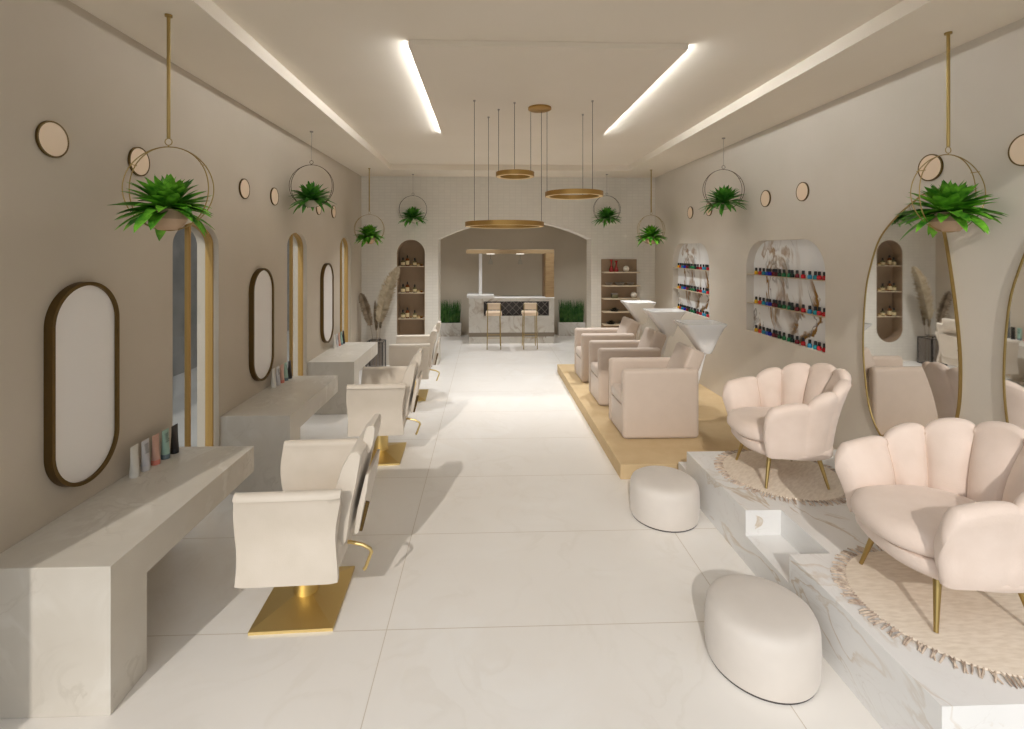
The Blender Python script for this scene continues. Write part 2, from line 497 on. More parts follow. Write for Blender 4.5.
# ------------------------------------------------------------------ stone work counters
def make_counter(label):
    t = thing('work_counter', label, 'counter', (0, 0, 0), 0, 'stone work counters along the left wall')
    ln = 0.655*S; dp = (1.09-0.808)*S; h = 0.321*S; th = 0.088*S
    # worktop and leg are one mitred stone piece: near end carries a wide leg
    bm = nb()
    # profile in (y, z): L shape, extruded in x
    leg = 0.115*S
    prism(bm, [(0, 0), (leg, 0), (leg, h-th), (ln, h-th), (ln, h), (0, h)], [], lambda a, b, w: Vector((w, a, b)), 0, dp)
    bmesh.ops.recalc_face_normals(bm, faces=bm.faces)
    o = obj('worktop', bm, M_stone, t)
    bv = o.modifiers.new('bevel', 'BEVEL'); bv.width = 0.004; bv.segments = 2; bv.limit_method = 'ANGLE'
    return t
cl_ = ['long stone counter nearest the camera on the left wall', 'stone counter in the middle of the left wall', 'stone counter farthest down the left wall']
CD = [1.05, 2.016, 3.0]
c0 = make_counter(cl_[0])
for i, d in enumerate(CD):
    c = c0 if i == 0 else dup(c0, (0, 0, 0), label=cl_[i])
    c.location = (WL*S+0.001, (d + 0.034*0.95)*S, 0)

# oval mirrors
def make_oval():
    t = thing('oval_mirror', 'x', 'mirror', (0, 0, 0), 0, 'bronze oval mirrors on the left wall')
    w, h, dp = 0.111*S, 0.270*S, 0.021*S
    o_ = capsule(-w, w, -h, h, 20); i_ = capsule(-w+0.022, w-0.022, -h+0.022, h-0.022, 20)
    bm = nb(); prism(bm, o_, [i_], lambda a, b, u: Vector((u, a, b)), 0.0, dp); obj('frame', bm, M_bronze, t, True, 50)
    bm = nb(); prism(bm, i_, [], lambda a, b, u: Vector((u, a, b)), 0.005, dp-0.018); obj('glass', bm, M_satin, t)
    return t
ov = make_oval()
for i, (d, lb) in enumerate([(1.32, 'tall bronze-rimmed oval mirror above the nearest stone counter'), (2.365, 'tall bronze-rimmed oval mirror above the middle stone counter'), (3.335, 'tall bronze-rimmed oval mirror above the farthest stone counter')]):
    o = ov if i == 0 else dup(ov, (0, 0, 0))
    o['label'] = lb; o.location = (WL*S+0.001, (d+0.036)*S, (1-0.353)*S)

# small round discs
def make_disc():
    t = thing('wall_disc', 'x', 'wall decoration', (0, 0, 0), 0, 'round peach discs high on the side walls')
    r = 0.0455*S
    bm = nb(); lathe(bm, [(r-0.009, 0), (r, 0), (r, 0.014), (r-0.009, 0.014), (r-0.009, 0.0)], 40, cap=False, M=Matrix.Rotation(PI/2, 4, 'Y')); obj('rim', bm, M_bronze, t, True)
    bm = nb(); lathe(bm, [(0, 0.003), (r-0.009, 0.003), (r-0.009, 0.012), (0, 0.012)], 40, cap=False, M=Matrix.Rotation(PI/2, 4, 'Y')); obj('face', bm, M_disc, t, True)
    return t
dk = make_disc(); first = True
names = ['first', 'second', 'third', 'fourth', 'fifth', 'sixth']
for side, ds, zz in ((-1, [1.23, 1.537, 2.207, 2.52, 3.185, 3.50], 0.28), (1, [1.354, 1.646, 2.311, 2.616, 3.28, 3.58], 0.28)):
    for k, d in enumerate(ds):
        o = dk if first else dup(dk, (0, 0, 0)); first = False
        o['label'] = 'round peach disc high on the %s wall, %s from the camera' % ('left' if side < 0 else 'right', names[k])
        if side < 0: o.location = (WL*S+0.001, (d+0.037)*S, (1+zz)*S); o.rotation_euler = (0, 0, 0)
        else: o.location = (WR*S-0.001, (d*sc_r-0.05)*S, (1+zz*sc_r)*S); o.rotation_euler = (0, 0, PI)

# organic floor mirrors on the right wall
def make_bigmirror():
    t = thing('organic_mirror', 'x', 'mirror', (0, 0, 0), 0, 'large organic mirrors on the right wall')
    # outline (depth offset from centre, height) in plan units; clockwise
    key = [(-0.075, 0.195), (-0.03, 0.175), (0.045, 0.125), (0.12, 0.048), (0.165, -0.06), (0.191, -0.173), (0.203, -0.37), (0.19, -0.52), (0.165, -0.63), (0.11, -0.71), (0.02, -0.76),
           (-0.08, -0.74), (-0.15, -0.66), (-0.19, -0.52), (-0.199, -0.40), (-0.194, -0.28), (-0.174, -0.113), (-0.144, 0.06), (-0.115, 0.15)]
    pts = []
    n = len(key)
    for i in range(n):
        p0, p1, p2, p3 = [Vector(key[(i+j-1) % n]) for j in range(4)]
        for s in range(6):
            u = s/6
            q = 0.5*((2*p1) + (-p0+p2)*u + (2*p0-5*p1+4*p2-p3)*u*u + (-p0+3*p1-3*p2+p3)*u**3)
            pts.append((q.x*S, q.y*S))
    c = Vector((sum(p[0] for p in pts)/len(pts), sum(p[1] for p in pts)/len(pts)))
    inn = []
    for i, p in enumerate(pts):
        a = Vector(pts[i-1]); b = Vector(pts[(i+1) % len(pts)]); tg = (b-a).normalized(); nr = Vector((-tg.y, tg.x))
        if nr.dot(c-Vector(p)) < 0: nr = -nr
        q = Vector(p)+nr*0.008; inn.append((q.x, q.y))
    bm = nb(); prism(bm, pts, [inn], lambda a, b, w: Vector((w, a, b)), 0, -0.022); obj('frame', bm, M_brass, t, True, 50)
    bm = nb(); prism(bm, inn, [], lambda a, b, w: Vector((w, a, b)), -0.004, -0.016); obj('glass', bm, M_mirror, t)
    return t
bmir = make_bigmirror()
bmir['label'] = 'large organic brass-edged mirror behind the near shell armchair, reflecting the back wall'
bmir.location = (WR*S-0.001, (1.735*sc_r-0.05)*S, S)
m2 = dup(bmir, (WR*S-0.001, (1.209*sc_r-0.05)*S, S), label='organic brass-edged mirror cut off by the right edge of view')

# ------------------------------------------------------------------ polish niches
def lathe_bm(prof, n=12, c=(0, 0, 0)):
    bm = nb(); lathe(bm, prof, n, c); return bm
BOT = {}
def polish(colname, rgb):
    if colname in BOT: return BOT[colname]
    m = mat('polish_'+colname.replace(' ', '_'), srgb(*rgb), 0.15)
    BOT[colname] = m
    return m
SEQ = [('yellow', (225, 175, 40)), ('orange red', (205, 60, 40)), ('teal', (30, 130, 150)), ('blue', (40, 90, 180)), ('royal blue', (25, 30, 170)), ('wine red', (120, 15, 30)), ('maroon', (90, 12, 25)),
       ('dark green', (20, 70, 45)), ('leaf green', (30, 110, 60)), ('green', (20, 130, 80)), ('bottle green', (10, 50, 40)), ('burgundy', (120, 20, 35)), ('red', (200, 30, 40)), ('sky blue', (60, 160, 210)),
       ('turquoise', (50, 150, 160)), ('coral red', (215, 50, 60)), ('scarlet', (190, 25, 35))]
vpos = [80, 102, 122, 143, 158, 180, 194, 213, 238, 268, 285, 313, 348, 385, 418, 440, 470]
fr_ = []
for v_ in vpos:
    px_ = 740+v_/5.61; fr_.append(1.53*490/(px_-486))
fmin, fmax = 2.19, 2.80
ordn = ['first', 'second', 'third', 'fourth', 'fifth', 'sixth', 'seventh', 'eighth', 'ninth', 'tenth', 'eleventh', 'twelfth', 'thirteenth', 'fourteenth', 'fifteenth', 'sixteenth', 'seventeenth']
glassm, capm = {}, None
bodyP = [(0, 0), (0.020, 0), (0.023, 0.004), (0.023, 0.034), (0.018, 0.042), (0.009, 0.046), (0, 0.046)]
capP = [(0, 0.0465), (0.015, 0.0465), (0.0145, 0.084), (0.009, 0.087), (0, 0.087)]
mcap = None
protoB = {}
for ni, (a0, a1, b0, b1) in enumerate(NB):
    which = 'nearer' if ni == 0 else 'farther'
    t = thing('display_niche', 'arched marble-lined display niche for nail polish, %s one on the right wall' % ('near' if ni == 0 else 'far'), 'wall niche', (WR*S, (a0+a1)/2, b0), 0, 'marble-lined nail polish niches')
    bm = nb(); box(bm, ND*S-0.006, ND*S+0.006, -(a1-a0)/2, (a1-a0)/2, 0.0, b1-b0); obj('marble_panel', bm, M_niche, t)
    hs = [(1-0.452*sc_r)*S, (1-0.293*sc_r)*S, (1-0.131*sc_r)*S]
    for k, hz in enumerate(hs[1:]):
        bm = nb(); box(bm, 0.004, ND*S-0.007, -(a1-a0)/2+0.002, (a1-a0)/2-0.002, hz-b0-0.008, hz-b0); obj('glass_shelf', bm, M_shelfedge, t)
    for k, hz in enumerate(hs):
        for j, (cn, rgb) in enumerate(SEQ):
            y = a1 - (2.86-fr_[j])/(2.86-2.19)*(a1-a0)*0.985 - 0.01
            y = min(max(y, a0+0.03), a1-0.03)
            lb = '%s nail polish, %s from far end, %s shelf of %s marble niche' % (cn, ordn[j], ['bottom', 'middle', 'top'][k], which)
            loc = ((WR+ND*0.45)*S, y, hz+0.0005)
            if cn not in protoB:
                b = thing('nail_polish', lb, 'nail polish', loc, 0, 'nail polish bottles in the wall niches')
                bo = obj('bottle', lathe_bm(bodyP, 12), polish(cn, rgb), b, True)
                ca = bpy.data.objects.new('cap', mcap) if mcap else obj('cap', lathe_bm(capP, 10), M_black, b, True)
                if mcap: COL.objects.link(ca); ca.parent = b
                mcap = ca.data
                protoB[cn] = b
            else:
                dup(protoB[cn], loc, label=lb)

# ------------------------------------------------------------------ capsule recess on the back wall and its bottles
t = thing('wall_niche', 'tall arched taupe shelf niche in the white back wall', 'wall niche', (-0.6595*S, YB*S, 0.17*S))
bm = nb(); box(bm, -0.1225*S, 0.1225*S, 0.105*S, 0.115*S, 0, 0.929*S); obj('back_panel', bm, M_brown, t)
o2 = capsule(-0.1225*S+0.0005, 0.1225*S-0.0005, 0.0005, 0.929*S-0.0005); i2 = capsule(-0.1225*S+0.012, 0.1225*S-0.012, 0.012, 0.929*S-0.012)
bm = nb(); prism(bm, o2, [i2], lambda a, b, w: Vector((a, w, b)), 0.002, 0.104*S); obj('lining', bm, M_brown, t)
SH = [(1-0.133), (1-0.368), (1-0.596)]
for z in SH:
    bm = nb(); box(bm, -0.1225*S+0.013, 0.1225*S-0.013, 0.004, 0.103*S, (z-0.17)*S-0.014, (z-0.17)*S); obj('shelf', bm, M_shelfedge, t)
M_amber = mat('amber_glass', srgb(120, 62, 24), 0.15)
M_olive = mat('olive_glass', srgb(110, 104, 74), 0.2)
M_label = mat('paper_label', srgb(226, 206, 160), 0.7)
def serum(kind):
    t = thing('serum_bottle', 'x', 'bottle', (0, 0, 0), 0, 'bottles and jars in the arched back niche')
    hgt = {'squat': 0.12, 'tall': 0.165, 'mid': 0.11}[kind]; r = {'squat': 0.042, 'tall': 0.037, 'mid': 0.038}[kind]
    gm = {'squat': M_olive, 'tall': M_amber, 'mid': M_olive}[kind]
    bm = nb(); lathe(bm, [(0, 0), (r, 0), (r, hgt*0.78), (r*0.6, hgt*0.94), (r*0.35, hgt), (0, hgt)], 16); obj('body', bm, gm, t, True)
    bm = nb(); lathe(bm, [(r+0.001, hgt*0.15), (r+0.001, hgt*0.65)], 16, cap=False); obj('paper_label', bm, M_label, t, True)
    bm = nb(); lathe(bm, [(0, hgt+0.0005), (r*0.45, hgt+0.0005), (r*0.42, hgt+0.035), (r*0.25, hgt+0.055), (0, hgt+0.055)], 12); obj('dropper_cap', bm, M_black, t, True)
    return t
def jar(h, r, m):
    t = thing('cream_jar', 'x', 'jar', (0, 0, 0), 0, 'bottles and jars in the arched back niche')
    bm = nb(); lathe(bm, [(0, 0), (r, 0), (r, h*0.65), (0, h*0.65)], 14); obj('body', bm, m, t, True)
    bm = nb(); lathe(bm, [(0, h*0.655), (r*1.04, h*0.655), (r*1.04, h), (0, h)], 14); obj('lid', bm, M_ringgold, t, True)
    return t
items = [('squat', -0.175), ('tall', -0.085), ('j1', -0.01), ('mid', 0.062), ('j2', 0.135), ('j3', 0.2)]
desc = {'squat': 'squat olive glass bottle with dark dropper cap', 'tall': 'taller amber glass bottle with dark cap', 'j1': 'small brown jar with gold lid', 'mid': 'mid-height olive bottle with cream label', 'j2': 'small cream jar with gold lid', 'j3': 'small dark brown jar near the right side'}
protos = {'squat': serum('squat'), 'tall': serum('tall'), 'mid': serum('mid'), 'j1': jar(0.04, 0.022, M_brown), 'j2': jar(0.055, 0.03, M_label), 'j3': jar(0.045, 0.024, M_amber)}
for k, z in enumerate(SH):
    for kind, dx in items:
        loc = (-0.6595*S + dx, (YB+0.045)*S, z*S+0.0005)
        lb = desc[kind] + ', %s niche shelf' % ['top', 'middle', 'lower'][k]
        if k == 0: protos[kind].location = loc; protos[kind]['label'] = lb
        else: dup(protos[kind], loc, label=lb)

# ------------------------------------------------------------------ salon chairs
def xform_bm(bm, M): bmesh.ops.transform(bm, matrix=M, verts=bm.verts)
def make_salon_chair():
    t = thing('salon_chair', 'x', 'salon chair', (0, 0, 0), 0, 'cream salon chairs facing the left wall counters')
    # base: shallow brass pyramid
    bm = nb(); a, b = 0.108*S, 0.128*S
    loft(bm, [[Vector((sx*a, sy*b, z)) for sx, sy in ((-1, -1), (1, -1), (1, 1), (-1, 1))] for z in (0, 0.018)] +
         [[Vector((sx*0.02, sy*0.02, 0.078)) for sx, sy in ((-1, -1), (1, -1), (1, 1), (-1, 1))]])
    obj('base', bm, M_gold, t)
    bm = nb(); lathe(bm, [(0.08, 0.03), (0.08, 0.40)], 28); obj('column', bm, M_gold, t, True)
    # seat
    bm = nb(); box(bm, -0.27, 0.30, -0.335, 0.335, 0.37, 0.56, 0.045, 4); obj('seat', bm, M_cream, t, True)
    # arms: curved sheets
    for s in (-1, 1):
        bm = nb()
        # section in (y outward, z): S curve with rolled top
        mid = []
        for i in range(15):
            u = i/14
            z = 0.365 + u*0.49
            y = 0.372 + 0.022*math.cos(u*PI*1.6+0.3)
            mid.append((y, z))
        th = 0.024
        sec = [(y+th, z) for y, z in mid] 
        cy, cz = mid[-1][0]+0.012, 0.866
        sec += [(cy+0.036*math.cos(a_), cz+0.036*math.sin(a_)) for a_ in [(-0.1+k*(PI+0.2)/10)*1.0 for k in range(11)]]
        sec += [(y-th, z) for y, z in reversed(mid)]
        rings = []
        n = 16
        for k in range(n+1):
            u = k/n
            # outline of the arm: front edge bows, corners softened
            ring = []
            for (y, z) in sec:
                v_ = (z-0.365)/0.535
                xf = -0.285 + 0.010*math.sin(v_*PI*2.1+0.4) + 0.006*(1-v_)
                xr = 0.315 - 0.03*math.sin(v_*PI)**2 - 0.045*max(0, v_-0.8)*0 + 0.02*(v_-0.5)
                e = 1.0 - 0.25*(abs(2*u-1)**14)       # soften ends in thickness
                ym = 0.372
                yy = (y-ym)*(e) + ym
                ring.append(Vector((xf + (xr-xf)*u, s*yy, z)))
            rings.append(ring)
        loft(bm, rings); obj('armrest', bm, M_cream, t, True, 60)
    # backrest leaning back: slab following a bent side profile
    def slab(y, prof, r=0.03):
        bm = nb()
        # prof: closed outline in (x, z); rounded ends in y
        rings = []
        cx = sum(p[0] for p in prof)/len(prof); cz = sum(p[1] for p in prof)/len(prof)
        for yy, k in ((-y, 0.90), (-y+r*0.3, 0.965), (-y+r, 1.0), (y-r, 1.0), (y-r*0.3, 0.965), (y, 0.90)):
            rings.append([Vector((cx+(px-cx)*(k if abs(k) else 1), yy, cz+(pz-cz)*(1-(1-k)*0.3))) for px, pz in prof])
        loft(bm, rings); return bm
    prof = [(0.235, 0.50), (0.232, 0.62), (0.240, 0.76), (0.262, 0.87), (0.300, 0.985), (0.340, 1.055), (0.360, 1.075), (0.395, 1.08), (0.418, 1.06), (0.412, 1.01), (0.388, 0.88), (0.355, 0.74), (0.335, 0.60), (0.325, 0.53), (0.30, 0.50)]
    back = obj('backrest', slab(0.285, prof), M_cream, t, True, 50)
    prof = [(0.385, 1.06), (0.395, 1.11), (0.408, 1.155), (0.425, 1.175), (0.458, 1.177), (0.470, 1.16), (0.464, 1.10), (0.450, 1.04), (0.432, 1.00), (0.422, 1.00)]
    obj('headrest', slab(0.12, prof), M_cream, t, True, 50)
    prof = [(0.350, 0.55), (0.372, 0.68), (0.402, 0.80), (0.428, 0.90), (0.448, 0.90), (0.435, 0.80), (0.405, 0.66), (0.378, 0.53), (0.355, 0.52)]
    obj('back_shell', slab(0.20, prof, 0.015), M_cream, t, True, 50)
    bm = nb(); box(bm, 0.30, 0.33, -0.15, -0.13, -0.07, 0.12, 0.006, 2, Matrix.Translation((0.09, 0, 0.66)) @ Matrix.Rotation(math.radians(14), 4, 'Y')); obj('recline_bracket', bm, M_bronze, t)
    bm = nb()
    P_ = [(0.05, -0.1, 0.44), (0.32, -0.14, 0.445), (0.40, -0.15, 0.43), (0.445, -0.155, 0.405), (0.452, -0.155, 0.385), (0.415, -0.155, 0.285), (0.405, -0.155, 0.275)]
    tube(bm, P_, 0.011, 8); obj('pump_lever', bm, M_gold, t, True)
    # seam pipings on near roll
    return t
sc0 = make_salon_chair()
SCH = [(1.41, 'cream salon chair nearest the camera, turned to the first counter'), (2.41, 'cream salon chair in the middle of the left row'), (3.385, 'cream salon chair farthest away, below the pampas vase')]
for i, (d, lb) in enumerate(SCH):
    o = sc0 if i == 0 else dup(sc0, (0, 0, 0))
    o['label'] = lb; o.location = (-0.516*S, (d+0.0175)*S, 0); o.rotation_euler = (0, 0, math.radians(2.2))

# ------------------------------------------------------------------ tubes on the counters
def make_tube(colr, capc, text=False, neck=False):
    t = thing('cosmetic_tube', 'x', 'cosmetic tube', (0, 0, 0), 0, 'cosmetic tubes standing on the stone counters')
    h, w = 0.215, 0.040
    rings = []
    n = 20
    for u in [0, 0.1, 0.3, 0.5, 0.7, 0.85, 0.95, 1.0]:
        z = 0.035 + u*(h-0.035)
        ra = 0.028 + (w-0.028)*u; rb = 0.026*(1-u)+0.003
        rings.append([Vector((rb*math.cos(2*PI*k/n), ra*math.sin(2*PI*k/n), z)) for k in range(n)])
    bm = nb(); loft(bm, rings); obj('tube_body', bm, colr, t, True, 60)
    bm = nb(); lathe(bm, [(0, 0), (0.029, 0), (0.029, 0.032), (0.027, 0.0345), (0, 0.0345)], 20); obj('tube_cap', bm, capc, t, True)
    if text:
        bm = nb()
        for k in range(5):
            z = 0.185-k*0.014; u = (z-0.035)/0.18; x = 0.026*(1-u)+0.0045
            box(bm, x-0.001, x+0.001, -0.02+0.004*(k % 2), 0.02-0.005*(k % 3), z-0.0022, z+0.0022)
        obj('print', bm, M_dark, t)
    return t
tb = [('white', mat('tube_white', srgb(222, 218, 208), 0.4), mat('cap_white', srgb(222, 218, 208), 0.4), False),
      ('pale grey printed', mat('tube_grey', srgb(206, 204, 206), 0.4), mat('cap_grey', srgb(210, 206, 204), 0.4), True),
      ('pink', mat('tube_pink', srgb(206, 164, 146), 0.4), mat('cap_coral', srgb(214, 128, 110), 0.4), False),
      ('mint green', mat('tube_mint', srgb(156, 190, 176), 0.4), mat('cap_slate', srgb(110, 130, 136), 0.4), True),
      ('black', mat('tube_black', srgb(30, 24, 24), 0.35), M_black, False)]
protoT = [make_tube(a[1], a[2], a[3]) for a in tb]
for ci, d in enumerate(CD):
    for k in range(5):
        dd = 1.475 + k*0.0435 - 1.05 + d
        loc = (WL*S + 0.075 + 0.006*k, (dd+0.036)*S, 0.321*S+0.0005)
        lb = '%s cosmetic tube standing on the %s stone counter' % (tb[k][0], ['nearest', 'middle', 'farthest'][ci])
        if ci == 0: protoT[k].location = loc; protoT[k]['label'] = lb
        else: dup(protoT[k], loc, label=lb)

# ------------------------------------------------------------------ tan platform, wash chairs, basins
PT = 0.065*S
bm = nb(); box(bm, 0.588*S, WR*S-0.001, 2.125*S, 4.03*S, 0.0, PT, 0.006, 2)
tag(obj('carpeted_platform', bm, M_tan), 'low tan platform under the three wash chairs along the right wall', 'platform')

def make_wash_chair():
    t = thing('wash_chair', 'x', 'armchair', (0, 0, 0), 0, 'taupe wash chairs on the tan platform')
    hx, hy, hh, th = 0.192*S, 0.150*S, 0.348*S, 0.105
    for s in (-1, 1):
        bm = nb(); box(bm, -hx, hx, s*hy, s*(hy-th), 0.006, hh, 0.048, 5); obj('arm', bm, M_taupe, t, True)
    bm = nb(); box(bm, -hx+0.012, hx-0.03, -hy+th+0.002, hy-th-0.002, 0.015, 0.36, 0.02, 3); obj('seat_base', bm, M_taupe, t, True)
    bm = nb(); box(bm, -hx+0.004, hx-0.16, -hy+th+0.004, hy-th-0.004, 0.362, 0.50, 0.045, 4); obj('seat_cushion', bm, M_taupe, t, True)
    Mx = Matrix.Translation((0.27, 0, 0.47)) @ Matrix.Rotation(math.radians(22), 4, 'Y')
    bm = nb(); box(bm, -0.09, 0.10, -hy+th+0.006, hy-th-0.006, -0.02, 0.56, 0.04, 4, Mx)
    obj('backrest', bm, M_taupe, t, True)
    return t
wc = make_wash_chair()
WCD = [2.575, 3.10, 3.625]
wl_ = ['nearest the camera', 'in the middle', 'farthest from the camera']
for i, d in enumerate(WCD):
    o = wc if i == 0 else dup(wc, (0, 0, 0))
    o['label'] = 'boxy blush-taupe wash chair, %s on the tan platform' % wl_[i]
    o.location = (0.868*S, (d-0.03)*S, PT+0.001)

def make_basin():
    t = thing('wash_basin', 'x', 'wash basin', (0, 0, 0), 0, 'white wash basins behind the wash chairs')
    # local origin below the bowl on the platform; x 0 = 1.13 S
    def rr(x0, x1, hy, z, tilt=0.0, r=0.07):
        pts = rrect(x0, x1, -hy, hy, min(r, hy*0.8, (x1-x0)*0.35), None, 5)
        return [Vector((a, b, z + tilt*(a-x0))) for a, b in pts]
    zt = (1-0.375)*S-PT; zb = (1-0.535)*S-PT
    rings = [rr(-0.02, 0.09, 0.08, zb, 0, 0.04), rr(-0.04, 0.105, 0.09, zb+0.02, 0, 0.05), rr(-0.16, 0.165, 0.15, zb+0.20, 0, 0.07), rr(-0.245, 0.205, 0.195, zt-0.055, 0, 0.07), rr(-0.28, 0.228, 0.208, zt-0.018, 0.0, 0.06), rr(-0.285, 0.232, 0.21, zt, 0.0, 0.06),
             rr(-0.262, 0.212, 0.19, zt+0.002, 0, 0.05), rr(-0.225, 0.19, 0.17, zt-0.05, 0, 0.05), rr(-0.12, 0.14, 0.12, zt-0.19, 0, 0.05), rr(-0.02, 0.09, 0.06, zt-0.26, 0, 0.04)]
    bm = nb(); loft(bm, rings, True, True); obj('bowl', bm, M_white, t, True, 60)
    bm = nb(); lathe(bm, [(0, 0), (0.02, 0), (0.02, 0.006), (0, 0.006)], 16, (0.035, 0, zt-0.2595)); obj('drain', bm, M_brass, t)
    bm = nb(); loft(bm, [rr(-0.165, -0.10, 0.07, 0, 0, 0.02), rr(-0.165, -0.10, 0.07, 0.42, 0, 0.02), rr(-0.045, 0.02, 0.06, zb-0.04, 0, 0.02), rr(-0.02, 0.04, 0.06, zb+0.004, 0, 0.02)]); obj('pedestal', bm, M_white, t, True)
    return t
bs = make_basin()
for i, d in enumerate(WCD):
    o = bs if i == 0 else dup(bs, (0, 0, 0))
    o['label'] = 'white flared wash basin behind the wash chair %s' % wl_[i]
    o.location = (1.135*S, (d-0.035)*S, PT+0.001)

# ------------------------------------------------------------------ marble podium with a step cut into it
pp = thing('marble_podium', 'white veined marble podium carrying the two shell armchairs', 'platform', (0.83*S, 0.865*S, 0))
hP, hT = 0.17*S, 0.09*S
wP = (WR-0.83)*S-0.002
y1_ = (2.0-0.865)*S
n0, n1, nx = (1.342-0.028-0.865)*S, (1.568-0.028-0.865)*S, 0.115*S
bm = nb()
prism(bm, [(0, 0), (wP, 0), (wP, y1_), (0, y1_), (0, n1), (nx, n1), (nx, n0), (0, n0)], [], lambda a, b, w: Vector((a, b, w)), 0, hP)
obj('block', bm, M_marble, pp)
bm = nb(); box(bm, 0.0, nx-0.001, n0+0.001, n1-0.001, 0, hT); obj('cut_step', bm, M_marble, pp)
bm = nb(); box(bm, 0.0, wP, y1_+0.001, y1_+0.088*S, 0, hT); obj('rear_step', bm, M_marble, pp)

# ------------------------------------------------------------------ rugs and shell chairs
def make_rug():
    t = thing('round_rug', 'x', 'rug', (0, 0, 0), 0, 'round fringed rugs under the shell armchairs')
    r = 0.2*S
    bm = nb(); lathe(bm, [(0, 0), (r, 0), (r+0.004, 0.005), (r, 0.011), (r*0.96, 0.013), (0, 0.013)], 96); obj('woven_disc', bm, M_rug, t, True)
    rnd = random.Random(5); bm = nb()
    for i in range(150):
        a = 2*PI*i/150 + rnd.uniform(-.012, .012); ln = rnd.uniform(0.055, 0.08); da = rnd.uniform(-0.06, 0.06)
        p0 = Vector(((r-0.004)*math.cos(a), (r-0.004)*math.sin(a), 0.008))
        p1 = Vector(((r+ln*0.5)*math.cos(a+da*0.5), (r+ln*0.5)*math.sin(a+da*0.5), 0.009))
        p2 = Vector(((r+ln)*math.cos(a+da), (r+ln)*math.sin(a+da), 0.004))
        tube(bm, [p0, p1, p2], [0.004, 0.0055, 0.0035], 5)
    f = obj('fringe', bm, M_fringe, t, True); f['kind'] = 'stuff'
    return t
rg = make_rug()
rg['label'] = 'round fringed beige rug under the shell armchair nearest the camera'; rg.location = (1.085*S, (1.145-0.034)*S, hP+0.0005)
dup(rg, (1.10*S, (1.82-0.034)*S, hP+0.0005), rotz=0.7, label='round fringed beige rug under the farther shell armchair')

